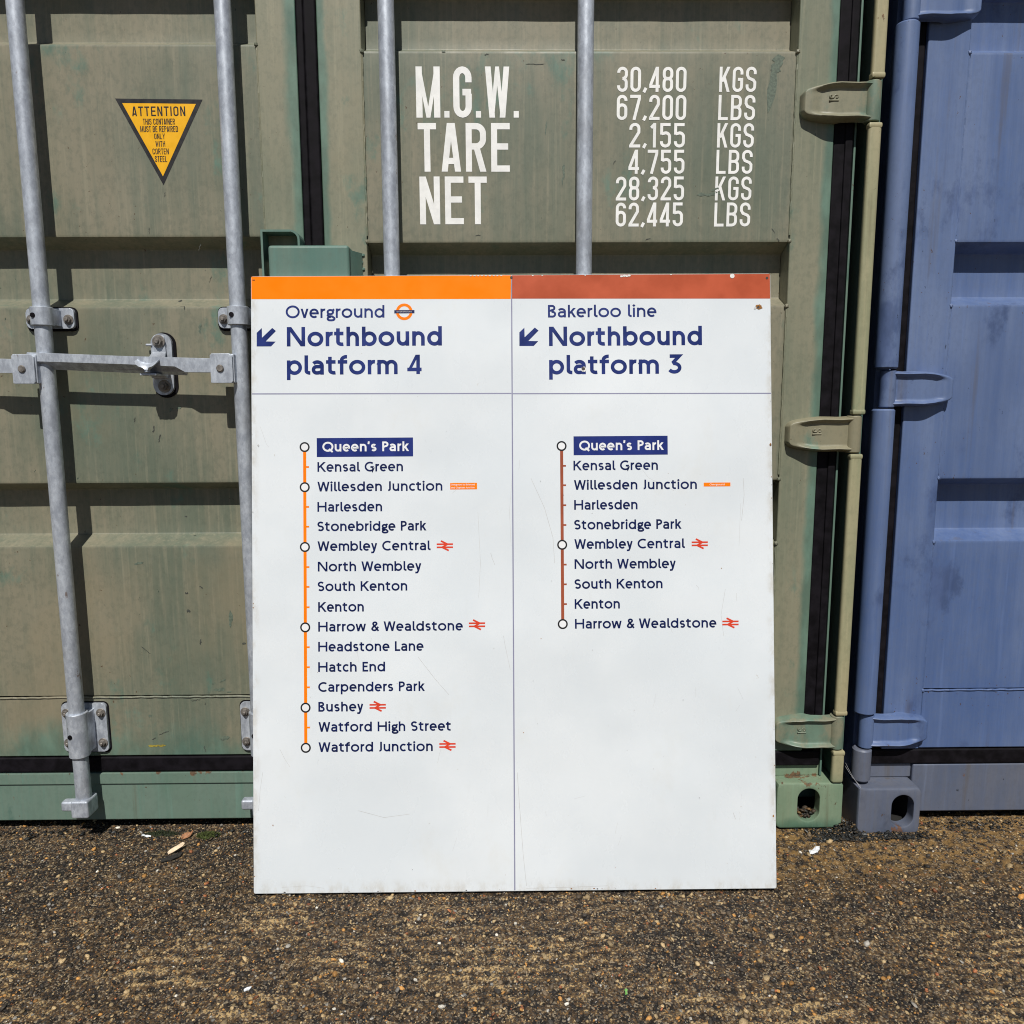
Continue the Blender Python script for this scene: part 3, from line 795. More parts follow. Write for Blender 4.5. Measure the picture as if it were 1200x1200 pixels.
def handle(parent, dx=0.0, dz=0.0):
    """flat bar handle hinged on a plate that grips the rod"""
    bm = bmesh.new()
    X = lambda v: v + dx
    Z = lambda v: v + dz
    prism(bm, [(X(-.638), Z(1.0575)), (X(-.634), Z(1.0562)), (X(-.5945), Z(1.0562)), (X(-.5905), Z(1.061)), (X(-.5905), Z(1.112)), (X(-.5965), Z(1.1185)),
               (X(-.634), Z(1.1185)), (X(-.638), Z(1.114))], 1.6575, 1.664, .0018)
    box(bm, X(-.6365), X(-.60), 1.676, 1.683, Z(1.0575), Z(1.117), .0015, 2)
    box(bm, X(-.603), X(-.588), 1.662, 1.70, Z(1.057), Z(1.118), .003, 2)
    cyl(bm, (X(-.6165), 1.6577, Z(1.0875)), (X(-.6165), 1.6535, Z(1.0875)), .0078, n=20, bev=.0018, mat=1)
    prism(bm, [(X(-1.03), Z(1.104)), (X(-1.025), Z(1.1225)), (X(-.83), Z(1.1145)), (X(-.60), Z(1.1075)), (X(-.60), Z(1.0785)), (X(-.695), Z(1.0795)),
               (X(-.715), Z(1.0930)), (X(-.83), Z(1.0975))], 1.6655, 1.6735, .001)
    q = [bm.verts.new((X(x), y, Z(z))) for x, y, z in
         ((-.69, 1.667, 1.080), (-.715, 1.667, 1.0935), (-1.02, 1.667, 1.104), (-1.02, 1.690, 1.089), (-.70, 1.690, 1.074),
          (-.69, 1.672, 1.080), (-.715, 1.672, 1.0975), (-1.02, 1.672, 1.108), (-1.02, 1.694, 1.093), (-.70, 1.694, 1.078))]
    bm.faces.new([q[i] for i in (0, 1, 2, 3, 4)]); bm.faces.new([q[i] for i in (9, 8, 7, 6, 5)])
    for i in range(5): bm.faces.new((q[i], q[i + 5], q[(i + 1) % 5 + 5], q[(i + 1) % 5]))
    return obj('door_handle', bm, ['steel', 'bolt_steel'], parent, smooth=30)
handle(ldoor)
handle(ldoor, -.4165, 0)

def retainer(parent, dx=0.0, z0=0.0):
    """pill-shaped keeper plate with two bolts, a swinging latch and a lower catch for the handle"""
    cx, cz = -.7668 + dx, 1.0993 + z0
    bm = bmesh.new()
    prism(bm, pill(cx + .002, cz - .0015, .054, .142, 10), YP - .003, YP + .004, 0, 2)
    prism(bm, pill(cx, cz, .0455, .1335, 10), YP - .011, YP - .003, .0018)
    hexbolt(bm, cx + .002, YP - .011, cz - .0475, .0095, .008, 1)
    # latch: flat plate from the upper bolt, bending out over the bar into a cupped tongue
    secs = []
    for z, y, hw in ((.062, -.013, .010), (.058, -.0145, .0125), (.044, -.0155, .0135), (.026, -.0165, .0145), (.014, -.030, .0175),
                     (.004, -.058, .0225), (-.002, -.0745, .0245), (-.009, -.0805, .021), (-.014, -.0815, .0145), (-.0165, -.081, .006)):
        secs.append([(cx - .003 + hw * t, YP + y - .006 * (abs(t) ** 2) * (1 if z < .01 else 0), cz + z + (.006 * abs(t) ** 2 if z < .01 else 0)) for t in (-1, -.7, -.35, 0, .35, .7, 1)])
    for off in (0, .0035):
        pass
    A = [[bm.verts.new(p) for p in s_] for s_ in secs]
    B = [[bm.verts.new((p[0], p[1] + .0035, p[2] - .0012)) for p in s_] for s_ in secs]
    for G, fl in ((A, 0), (B, 1)):
        for a, b in zip(G, G[1:]):
            for k in range(6):
                f = (a[k], b[k], b[k + 1], a[k + 1]); bm.faces.new(f[::-1] if fl else f)
    for k in (0, 6):
        for i in range(len(A) - 1): bm.faces.new((A[i][k], A[i + 1][k], B[i + 1][k], B[i][k]))
    for i in (0, -1):
        for k in range(6): bm.faces.new((A[i][k], A[i][k + 1], B[i][k + 1], B[i][k]))
    hexbolt(bm, cx - .002, YP - .0165, cz + .049, .0095, .008, 1)
    # lower catch that carries the bar
    prism(bm, [(cx - .020, cz - .030), (cx + .012, cz - .030), (cx + .014, cz - .012), (cx - .022, cz - .012)], YP - .024, YP - .011, .002)
    box(bm, cx - .0215, cx + .0135, YP - .0745, YP - .012, cz - .0262, cz - .0215, .0012, 2)
    cyl(bm, (cx - .005, YP - .0745, cz - .0205), (cx - .005, YP - .0725, cz - .006), .0062, n=14, bev=.001)
    cyl(bm, (cx - .032, YP - .012, cz + .042), (cx - .018, YP - .012, cz + .042), .0028, n=10, bev=.0006)
    bmesh.ops.recalc_face_normals(bm, faces=bm.faces)
    return obj('handle_retainer', bm, ['steel', 'bolt_steel', 'rubber'], parent, smooth=35)
retainer(ldoor)
retainer(ldoor, -.4165, 0)

# writing on the doors ----------------------------------------------------
on_panel = lambda x, z, l: (x, YP + warp(x, z) - l, z)
def letters(parent, name, txt, x0, x1, z, cap, weight):
    k = Ink(on_panel, .0005)
    k.text(txt, x0, x1, z, cap, weight, stencil)
    return obj(name, k.mb, 'marking_white', parent, smooth=0)
for t in [('M.G.W.', -.1982, .0181, 1.6133, .1016), ('TARE', -.1973, -.0014, 1.5042, .0984), ('NET', -.1959, -.0513, 1.3959, .0984)]:
    letters(rdoor, 'weight_heading', *t, .130)
for t in [('30,480', .2265, .3735, 1.6648, .0499), ('67,200', .2264, .3747, 1.6085, .0504), ('2,155', .2538, .3738, 1.553, .0495), ('4,755', .2534, .374, 1.4995, .0490),
          ('28,325', .227, .3746, 1.4448, .0491), ('62,445', .2275, .3736, 1.3908, .0496)]:
    letters(rdoor, 'weight_figure', *t, .125)
for t in [('KGS', .4435, .5222, 1.6648, .0499), ('LBS', .4432, .5221, 1.6085, .0504), ('KGS', .4426, .5216, 1.5529, .0495), ('LBS', .4422, .5206, 1.4993, .0490),
          ('KGS', .4416, .5204, 1.4445, .0492), ('LBS', .4416, .5200, 1.3904, .0497)]:
    letters(rdoor, 'weight_unit', *t, .12)

k = Ink(on_panel, .0004)
tri = [(-.8335, 1.6516), (-.6498, 1.6492), (-.7435, 1.4774)]
cxt, czt = sum(p[0] for p in tri) / 3, sum(p[1] for p in tri) / 3
def fan(pts, mat, extra, n=14):
    """triangle laid on the dented panel, cut fine enough to follow it"""
    L = k.lift() + extra
    idx = {}
    for i in range(n + 1):
        for j in range(n + 1 - i):
            a, b = i / n, j / n
            idx[i, j] = len(k.mb.v)
            k.mb.v.append(on_panel(pts[0][0] + (pts[1][0] - pts[0][0]) * a + (pts[2][0] - pts[0][0]) * b,
                                   pts[0][1] + (pts[1][1] - pts[0][1]) * a + (pts[2][1] - pts[0][1]) * b, L))
    for i in range(n):
        for j in range(n - i):
            k.mb.f.append((idx[i, j], idx[i, j + 1], idx[i + 1, j])); k.mb.mi.append(mat)
            if j < n - i - 1: k.mb.f.append((idx[i + 1, j], idx[i, j + 1], idx[i + 1, j + 1])); k.mb.mi.append(mat)
fan(tri, 0, 0)
fan([(cxt + (x - cxt) * .845, czt + (z - czt) * .845) for x, z in tri], 1, .0002)
k.base = .0009
for t in [('ATTENTION', -.8002, -.6869, 1.6164, .0191), ('THIS CONTAINER', -.778, -.7105, 1.5993, .0119), ('MUST BE REPAIRED', -.7845, -.7051, 1.5844, .012), ('ONLY', -.7562, -.7336, 1.5703, .0111),
          ('WITH', -.7545, -.7341, 1.5552, .0112), ('CORTEN', -.7619, -.7275, 1.5398, .0116), ('STEEL', -.7579, -.7321, 1.5242, .0121)]:
    k.text(*t, .135 if t[0] == 'ATTENTION' else .118, stencil, 0)
obj('warning_sticker', k.mb, ['sticker_black', 'sticker_yellow'], ldoor, smooth=0)['label'] = 'yellow triangular warning sticker with black border'

# ================================================================== THE BLUE CONTAINER
BY = 1.7345
blue = empty('shipping_container', (2.02, BY, 0), 'faded blue steel container with a round corner tube, standing right of the green one', 'container')
bdoor = make_door(blue, .8835, 1.985, .975, 1.89, BY, ['blue_paint', 'blue_paint'])
bdoor2 = make_door(blue, 2.03, 3.12, 2.12, 3.03, BY, ['blue_paint', 'blue_paint'])
gasket(bdoor, .862, .8825, .187, 2.44, BY + .006)
gasket(bdoor, .862, 2.007, .148, .1855, BY + .001)
gasket(bdoor2, 2.0075, 2.0295, .187, 2.44, BY - .003)
gasket(bdoor2, 2.008, 3.16, .148, .1855, BY + .001)
BH = (.2414, 1.040, 1.838, 2.33)
bm = bmesh.new()
zz = [.118]
for h in BH: zz += [h - .044, h + .044]
zz.append(2.47)
for i in range(0, len(zz), 2):
    cyl(bm, (.8315, BY - .011, zz[i]), (.8315, BY - .011, zz[i + 1]), .0215 if i == 0 else .0242, n=36, bev=.0035, mat=1 if i == 0 else 0)
box(bm, .8085, .8135, 1.80, 1.82, .12, 2.47, .002, 2, 1)
box(bm, .826, .861, BY + .025, 1.81, .12, 2.47, .002, 2, 0)
obj('corner_post', bm, ['blue_paint', 'blue_grey_paint'], blue)
bm = bmesh.new(); cyl(bm, (3.21, BY - .011, .118), (3.21, BY - .011, 2.47), .0242, n=24, bev=.003); box(bm, 3.17, 3.24, BY + .025, 1.81, .12, 2.47, .002); obj('corner_post', bm, 'blue_paint', blue)
for z in BH: make_hinge(bdoor, .985, .8375, z, BY + .002, 'blue_paint', None, .0168, .041)
bm = bmesh.new(); box(bm, .965, 3.08, BY + .004, 1.84, .024, .1462, .004, 3); obj('sill', bm, 'blue_grey_paint', blue)
bm = bmesh.new(); box(bm, .85, .9645, BY + .010, 1.84, .110, .147, .004, 3); obj('sill_bracket', bm, 'blue_grey_paint', blue)
bm = bmesh.new(); box(bm, .965, 3.08, BY, 1.84, 2.47, 2.585, .004); obj('header', bm, 'blue_paint', blue)
make_casting(blue, .8035, .9645, 1.690, 1.86, -.006, .110, .921, .052, .052, .080, 'blue_grey_paint')
make_casting(blue, 3.077, 3.237, 1.690, 1.86, -.006, .110, 3.16, .052, .052, .080, 'blue_grey_paint')
side_wall(blue, .806, .13, 2.5, 'blue_paint', 1); side_wall(blue, 3.234, .13, 2.5, 'blue_paint', -1)
bm = bmesh.new(); box(bm, .81, 3.23, 1.79, 7.75, 2.50, 2.56, .004); obj('roof', bm, 'blue_paint', blue)
bm = bmesh.new(); box(bm, .81, 3.23, 1.82, 7.75, .03, .135, .004); obj('base', bm, 'blue_grey_paint', blue)
rod(bdoor, 1.38); rod(bdoor, 1.80)
for x in (1.38, 1.80): guide(bdoor, x, 1.1985, .104, .0435); guide(bdoor, x, .2625, .104, .118)

# ================================================================== THE SIGN
SW, SH = 1.0892, 1.2868
yaw, lean, roll = -.00456, .14795, .00259
ux = Vector((math.cos(yaw), math.sin(yaw), 0)); bk = Vector((-math.sin(yaw), math.cos(yaw), 0))
vx = Vector((0, 0, 1)) * math.cos(lean) + bk * math.sin(lean)
U3 = ux * math.cos(roll) + vx * math.sin(roll); V3 = vx * math.cos(roll) - ux * math.sin(roll)
N3 = V3.cross(U3)                                     # away from the viewer
base = Vector((-.5426, 1.47568, .004)) + U3 * SW / 2
sign = empty('platform_sign', base, 'white enamel station sign with orange and brown bands, leaning against the green container', 'sign')
rot = Matrix((U3, N3, V3)).transposed()
sign.rotation_euler = rot.to_euler()
ORG[sign.name] = Vector()
bow = lambda u, v: -.0022 * (1 - (2 * u / SW - 1) ** 2) * 0
at = lambda u, v, l: (u - SW / 2, -l, v)
def mark(name, ink, mats, label=None, parent=sign):
    o = obj(name, ink.mb, mats, parent, smooth=0)
    if label: o['label'] = label
    return o

k = Ink(at, .00005)
SCR = [[(0.4976, 0.7045), (0.5011, 0.692), (0.5064, 0.6795)], [(0.5231, 0.5316), (0.5265, 0.5102), (0.5368, 0.4604)], [(0.3448, 0.4887), (0.3801, 0.4422), (0.4083, 0.4099)], [(0.056, 0.2996), (0.0665, 0.2782), (0.0771, 0.2622)], [(0.9995, 0.1594), (1.0047, 0.1452)], [(0.5495, 0.2471), (0.5558, 0.1495), (0.5606, 0.0786), (0.5672, 0.0113)], [(0.5672, 0.006), (0.6436, 0.0069), (0.7362, 0.0095)], [(0.5826, 0.8609), (0.6107, 0.7982), (0.6281, 0.7356), (0.6312, 0.6821)], [(1.0111, 0.6167), (1.011, 0.6006)], [(0.0203, 0.2521), (0.0148, 0.2167), (0.0111, 0.1725)], [(0.0184, 0.9719), (0.0307, 0.9362), (0.036, 0.929)], [(1.0278, 0.8577), (1.0293, 0.8219), (1.0234, 0.7684)], [(0.5434, 0.8612), (0.5375, 0.7898), (0.5405, 0.7185)], [(0.1392, 1.2571), (0.1462, 1.2427)], [(0.8027, 0.8951), (0.8292, 0.8591), (0.8826, 0.8319)], [(0.4715, 0.7903), (0.4761, 0.6833), (0.472, 0.6121)], [(0.0581, 0.013), (0.1113, 0.0159), (0.1467, 0.0103)], [(1.0219, 0.8041), (1.0175, 0.7148)], [(0.988, 0.6258), (0.9785, 0.5724), (0.9834, 0.5278)], [(0.2185, 0.1705), (0.2716, 0.1558), (0.3249, 0.1624)]]
rnd = random.Random(5)
for s_ in SCR: k.line(s_, rnd.choice((.0004, .0005, .0007)), 0)
for i in range(26):
    u, v = rnd.uniform(.03, SW - .03), rnd.uniform(.03, .98)
    a = rnd.gauss(1.5, .5); l = rnd.uniform(.006, .03)
    k.line([(u, v), (u + l * .5 * math.cos(a) + rnd.gauss(0, .001), v + l * .5 * math.sin(a)), (u + l * math.cos(a), v + l * math.sin(a))], .00032, 0)
scratch_ink = k

# coloured header bands, rules
def one(name, mats, base_=.0002):
    return Ink(at, base_)
k = Ink(at, .00015); k.poly([(.0012, 1.2388), (.5437, 1.2362), (.5447, SH - .0008), (.0012, SH - .0008)]); mark('header_band', k, ['orange_band'], 'orange header band')
k = Ink(at, .00015); k.poly([(.5462, 1.2368), (SW - .0010, 1.2338), (SW - .0012, SH - .0008), (.5468, SH - .0008)]); mark('header_band', k, ['brown_band'], 'red brown header band')
k = Ink(at, .00012); k.line([(.5428, .002), (.5455, SH - .001)], .0026); mark('rule_line', k, ['rule_line'])
k = Ink(at, .00012); k.line([(.0015, 1.0405), (.5435, 1.0380)], .0024); mark('rule_line', k, ['rule_line'])
k = Ink(at, .00012); k.line([(.5462, 1.0374), (SW - .0015, 1.0347)], .0024); mark('rule_line', k, ['rule_line'])

HEAD = [('Overground', .0724, .2792, 1.1986, .0264, .160), ('Northbound', .0744, .3991, 1.1394, .0406, .188), ('platform 4', .0741, .3559, 1.0799, .0406, .184),
        ('Bakerloo line', .621, .8492, 1.1968, .0264, .160), ('Northbound', .6228, .9442, 1.1369, .0406, .188), ('platform 3', .6224, .8983, 1.0773, .0406, .184)]
for t, u0, u1, v, cap, wt in HEAD:
    k = Ink(at, .0002); k.text(t, u0, u1, v, cap, wt, sans)
    mark('line_name' if wt < .17 else 'direction_text', k, ['heading_navy'])
ARROW = [(.0118, 1.1398), (.0119, 1.1683), (.0226, 1.1783), (.0229, 1.158), (.0444, 1.1784), (.0521, 1.1719), (.0306, 1.1502), (.0514, 1.1497), (.0417, 1.1397)]
for dx, dz in ((0, 0), (.5491, -.0024)):
    k = Ink(at, .0002); k.poly([(x + dx, z + dz) for x, z in ARROW]); mark('direction_arrow', k, ['heading_navy'])
k = Ink(at, .0002)
k.ring(.3204, 1.2105, .01455, .0059, 0, 40); k.rect(.2996, 1.2074, .3418, 1.2140, 1, .0002)
k.base = .0006; k.text('OVERGROUND', 0.3045, .3365, 1.2094, .0025, .12, stencil, 2)
mark('roundel', k, ['route_orange', 'navy', 'white_letter'], 'orange ring crossed by a blue bar')

LEFT = [("Queen's Park", .1475, .3279, .9188), ('Kensal Green', .137, .3159, .8767), ('Willesden Junction', .1367, .398, .8356), ('Harlesden', .1365, .2718, .7933),
        ('Stonebridge Park', .1363, .3632, .7526), ('Wembley Central', .1363, .3722, .7113), ('North Wembley', .1366, .3531, .6687), ('South Kenton', .1363, .3232, .6275),
        ('Kenton', .137, .2324, .5846), ('Harrow & Wealdstone', .1368, .4387, .5434), ('Headstone Lane', .1366, .3564, .5018), ('Hatch End', .1363, .2761, .4595),
        ('Carpenders Park', .1361, .3578, .418), ('Bushey', .1362, .2303, .3769), ('Watford High Street', .1364, .4126, .335), ('Watford Junction', .1361, .3743, .293)]
RIGHT = [("Queen's Park", .6842, .8608, .9175), ('Kensal Green', .6719, .8492, .8758), ('Willesden Junction', .6726, .9306, .8352), ('Harlesden', .6728, .8057, .7935),
         ('Stonebridge Park', .6725, .8967, .7521), ('Wembley Central', .6725, .904, .7116), ('North Wembley', .6725, .885, .6698), ('South Kenton', .6722, .8566, .6281),
         ('Kenton', .6722, .7669, .5865), ('Harrow & Wealdstone', .6724, .9687, .5451)]
RINGS_L = [(.1107, .9286), (.1105, .8448), (.1102, .72), (.11, .5525), (.1098, .3854), (.1099, .3021)]
RINGS_R = [(.6476, .9271), (.6472, .7205), (.6471, .555)]
TICK_L = [.8869, .8036, .7623, .6781, .6368, .5944, .5112, .4696, .4278, .3442]
TICK_R = [.8856, .845, .8032, .7618, .6791, .6379, .5966]
for names, rings, ticks, colr, tw in ((LEFT, RINGS_L, TICK_L, 'route_orange', .0089), (RIGHT, RINGS_R, TICK_R, 'route_brown', .0089)):
    ua, ub = rings[0], rings[-1]
    k = Ink(at, .00015); k.line([ua, ub], .0064)
    for v in ticks:
        u = ua[0] + (ub[0] - ua[0]) * (v - ua[1]) / (ub[1] - ua[1])
        k.line([(u + .003, v), (u + tw, v)], .0036)
    mark('route_line', k, [colr])
    for u, v in rings:
        k = Ink(at, .0003); k.disc(u, v, .0085, 1); k.ring(u, v, .0089, .0032, 0); mark('interchange_ring', k, ['ring_black', 'white_letter'])
    for i, (t, u0, u1, v) in enumerate(names):
        k = Ink(at, .00045 if not i else .0002)
        sans.xh = .775; k.text(t, u0, u1, v, .0203, .176 if i else .186, sans)
        o = mark('station_name', k, ['navy' if i else 'white_letter'])
        if not i:
            o['label'] = 'white station name on a blue plate'
            k = Ink(at, .0002); k.rect(u0 - .0115, .9076, u1 + .0091, .9472); mark('name_plate', k, ['blue_plate'])
def rail(u, v):
    k = Ink(at, .0002)
    W, H = .0340, .0202
    P_ = lambda x, y: (u - W / 2 + x * W, v - H / 2 + y * H)
    k.line([P_(0, .66), P_(1, .66)], .0034); k.line([P_(0, .34), P_(1, .34)], .0034)
    k.line([P_(.26, 1.0), P_(.66, .66), P_(.34, .34), P_(.74, 0)], .0036)
    mark('rail_symbol', k, ['rail_red'])
for p in ((.402, .7204), (.468, .555), (.2599, .3869), (.4047, .3043), (.9352, .7204), (.998, .5544)): rail(*p)
k = Ink(at, .0002); k.rect(.4141, .8378, .4701, .8515)
k.base = .0004; k.text('Overground to Richmond', .4160, .4655, .8462, .0034, .15, sans, 1); k.text('and Clapham Junction', .4160, .4650, .8400, .0034, .15, sans, 1)
mark('connection_label', k, ['route_orange', 'white_letter'])
k = Ink(at, .0002); k.rect(.9446, .8402, 1.0007, .8483)
k.base = .0004; k.text('Overground', .957, .9885, .8426, .0036, .15, sans, 1)
mark('connection_label', k, ['route_orange', 'white_letter'])

# chips, holes and rust on the enamel
def blot(k, u, v, r, mat, n=14, sx=1.0):
    k.poly([(u + sx * r * (.65 + .5 * rnd.random()) * math.cos(i * math.tau / n), v + r * (.65 + .5 * rnd.random()) * math.sin(i * math.tau / n)) for i in range(n)], mat)
k = Ink(at, .0008)
blot(k, 1.0645, 1.2163, .0058, 0, sx=1.3); blot(k, 1.0625, 1.2158, .0030, 1); blot(k, 1.0560, 1.2140, .0025, 3)
blot(k, .6950, 1.0880, .0062, 2, sx=1.0); blot(k, .6940, 1.0885, .0042, 1)
k.disc(1.0087, 1.2817, .0048, 2); k.disc(1.0087, 1.2817, .0022, 1)
k.rect(.0035, 1.2782, .0088, 1.2796, 1); k.disc(.5452, 1.2812, .0028, 1); k.disc(1.0817, 1.2772, .0026, 1)
for u in (.776, .782, .787, .792): blot(k, u, 1.2835 + rnd.uniform(-.002, .001), .0022, 2, sx=1.6)
for u in (.59, .61, .70, .88): blot(k, u, 1.2852, .0010, 2, sx=2)
for i in range(9): blot(k, .46 + i * .008, 1.2852, .0011, 2, sx=2.2)
blot(k, 1.0855, .9271, .0030, 0, sx=.8); blot(k, 1.0862, .9260, .0016, 1); blot(k, 1.0835, .1515, .0024, 0, sx=.7); blot(k, .0411, .1422, .0018, 0, sx=.6); blot(k, .0145, .9330, .0022, 3)
for i in range(16): blot(k, rnd.choice((.0022, SW - .0022)) , rnd.uniform(.02, 1.2), rnd.uniform(.0006, .0014), rnd.choice((0, 3, 3)), sx=.8)
for i in range(14): blot(k, rnd.uniform(.02, SW - .02), .003 + rnd.random() * .002, rnd.uniform(.0006, .0013), rnd.choice((0, 1, 3)), sx=1.8)
for i in range(30): blot(k, rnd.uniform(.02, SW - .02), rnd.uniform(.02, 1.0), rnd.uniform(.0005, .0010), rnd.choice((3, 1, 3, 0)))
bm = bmesh.new()
bm.from_mesh(scratch_ink.mb.mesh('t'))
for f in bm.faces: f.material_index = 4
bm.from_mesh(k.mb.mesh('t'))
for f in bm.faces: f.material_index += 1
for f in bm.faces:
    if f.material_index > 4: f.material_index = 4
prism(bm, [(x - SW / 2, z) for x, z in pill(SW / 2, SH / 2, SW, SH, 4, .004)], 0, .014, .0012)
obj('panel', bm, ['enamel', 'chip_rust', 'chip_dark', 'chip_pale', 'scratch'], sign, smooth=20)

# ================================================================== THE GROUND
def vnoise(x, y, scale, seed):
    g = np.random.default_rng(seed).random((256, 256))
    x = np.asarray(x) / scale; y = np.asarray(y) / scale
    xi = np.floor(x).astype(int); yi = np.floor(y).astype(int)
    fx = x - xi; fy = y - yi
    fx = fx * fx * (3 - 2 * fx); fy = fy * fy * (3 - 2 * fy)
    q = lambda a, b: g[a % 256, b % 256]
    return (q(xi, yi) * (1 - fx) + q(xi + 1, yi) * fx) * (1 - fy) + (q(xi, yi + 1) * (1 - fx) + q(xi + 1, yi + 1) * fx) * fy

def relief(x, y):
    wob = (vnoise(x, y, .22, 1) - .5) * .05 + (vnoise(x, y, .05, 2) - .5) * .012
    rid = .5 + .5 * np.sin((y + wob) * math.tau / .027)
    fade = np.clip((vnoise(x, y, .16, 3) - .25) * 2.2, .12, 1) * np.clip((1.53 - y) / .12, .18, 1)
    f1 = vnoise(x, y * 1.3, .013, 4); f2 = vnoise(x, y, .0062, 5); f3 = vnoise(x, y * 1.6, .035, 6)
    h = rid * fade * .0020 + f1 * .0030 + f2 * .0022 + f3 * .0018
    tone = .33 * rid * fade + .34 * f1 + .10 * f3 + .09 + .34 * f2
    return -.0062 + h, tone

def lattice(fine0, fine1, st, far):
    a = list(np.arange(fine0, fine1 + 1e-9, st))
    d, lo, hi = st * 2, fine0, fine1
    L_, H_ = [], []
    while hi < far:
        lo -= d; hi += d; L_.append(lo); H_.append(hi); d *= 1.45
    return np.array(L_[::-1] + a + H_)
gx = lattice(-1.45, 1.45, .0036, 300); gy = lattice(1.0, 1.86, .0036, 300)
GX, GY = np.meshgrid(gx, gy)
hz, tone = relief(GX, GY)
near = ((GX > -1.6) & (GX < 1.6) & (GY > .9) & (GY < 2.0))
hz = np.where(near, hz, -.003)
hz = np.where(GY > 1.78, np.minimum(hz, -.004), hz)
co = np.stack([GX, GY, hz], -1).reshape(-1, 3).astype(np.float32)
nx, ny = len(gx), len(gy)
ii = (np.arange(ny - 1)[:, None] * nx + np.arange(nx - 1)[None, :]).reshape(-1)
fa = np.stack([ii, ii + 1, ii + nx + 1, ii + nx], -1).astype(np.int32)
def fast_mesh(name, co, faces, n):
    me = bpy.data.meshes.new(name)
    me.vertices.add(len(co)); me.vertices.foreach_set('co', co.reshape(-1))
    me.loops.add(len(faces) * n); me.loops.foreach_set('vertex_index', faces.reshape(-1))
    me.polygons.add(len(faces)); me.polygons.foreach_set('loop_start', np.arange(len(faces), dtype=np.int32) * n)
    me.update(calc_edges=True)
    return me
me = fast_mesh('ground', co, fa, 4)
at_ = me.attributes.new('tone', 'FLOAT', 'POINT'); at_.data.foreach_set('value', tone.reshape(-1).astype(np.float32))
me.shade_smooth()
n = Net('worn_aggregate_concrete')
an = n.t.nodes.new('ShaderNodeAttribute'); an.attribute_name = 'tone'
tn = n.math('ADD', an.outputs['Fac'], n.math('MULTIPLY', n.math('SUBTRACT', n.noise(5.5, 5, .6), .5), .30))
tn = n.math('ADD', tn, n.math('MULTIPLY', n.math('SUBTRACT', n.noise(170, 5, .7), .5), 1.35))
c = n.mix(n.step(tn, .42, .62), (.012, .0088, .006), (.105, .064, .030))
c = n.mix(n.step(tn, .70, .84), c, (.46, .315, .145))
vc = n.voronoi(330, 'Color'); vd = n.voronoi(330, 'Distance')
sv = n.t.nodes.new('ShaderNodeSeparateColor'); n.link(vc, sv.inputs[0])
c = n.mix(n.step(sv.outputs[0], .80, .82, 0, .75), c, (.30, .24, .16))
c = n.mix(n.step(sv.outputs[1], .955, .965, 0, .7), c, (.27, .14, .055))
c = n.mix(n.step(sv.outputs[2], .62, .64, 0, .7), c, (.028, .026, .026))
oc = n.math('MULTIPLY', n.step(n.xyz(0), .38, .62), n.step(n.xyz(1), 1.42, 1.62))
c = n.mix(n.math('MULTIPLY', n.math('MULTIPLY', oc, n.step(n.noise(60, 4), .40, .62)), .62), c, (.34, .20, .065))
n.done(c, .85, 0, n.math('ADD', n.math('MULTIPLY', vd, -1.2), n.noise(420, 3)), .75, .002, .3)
me.materials.append(n.m)
g = bpy.data.objects.new('ground', me); COL.objects.link(g); g['kind'] = 'structure'

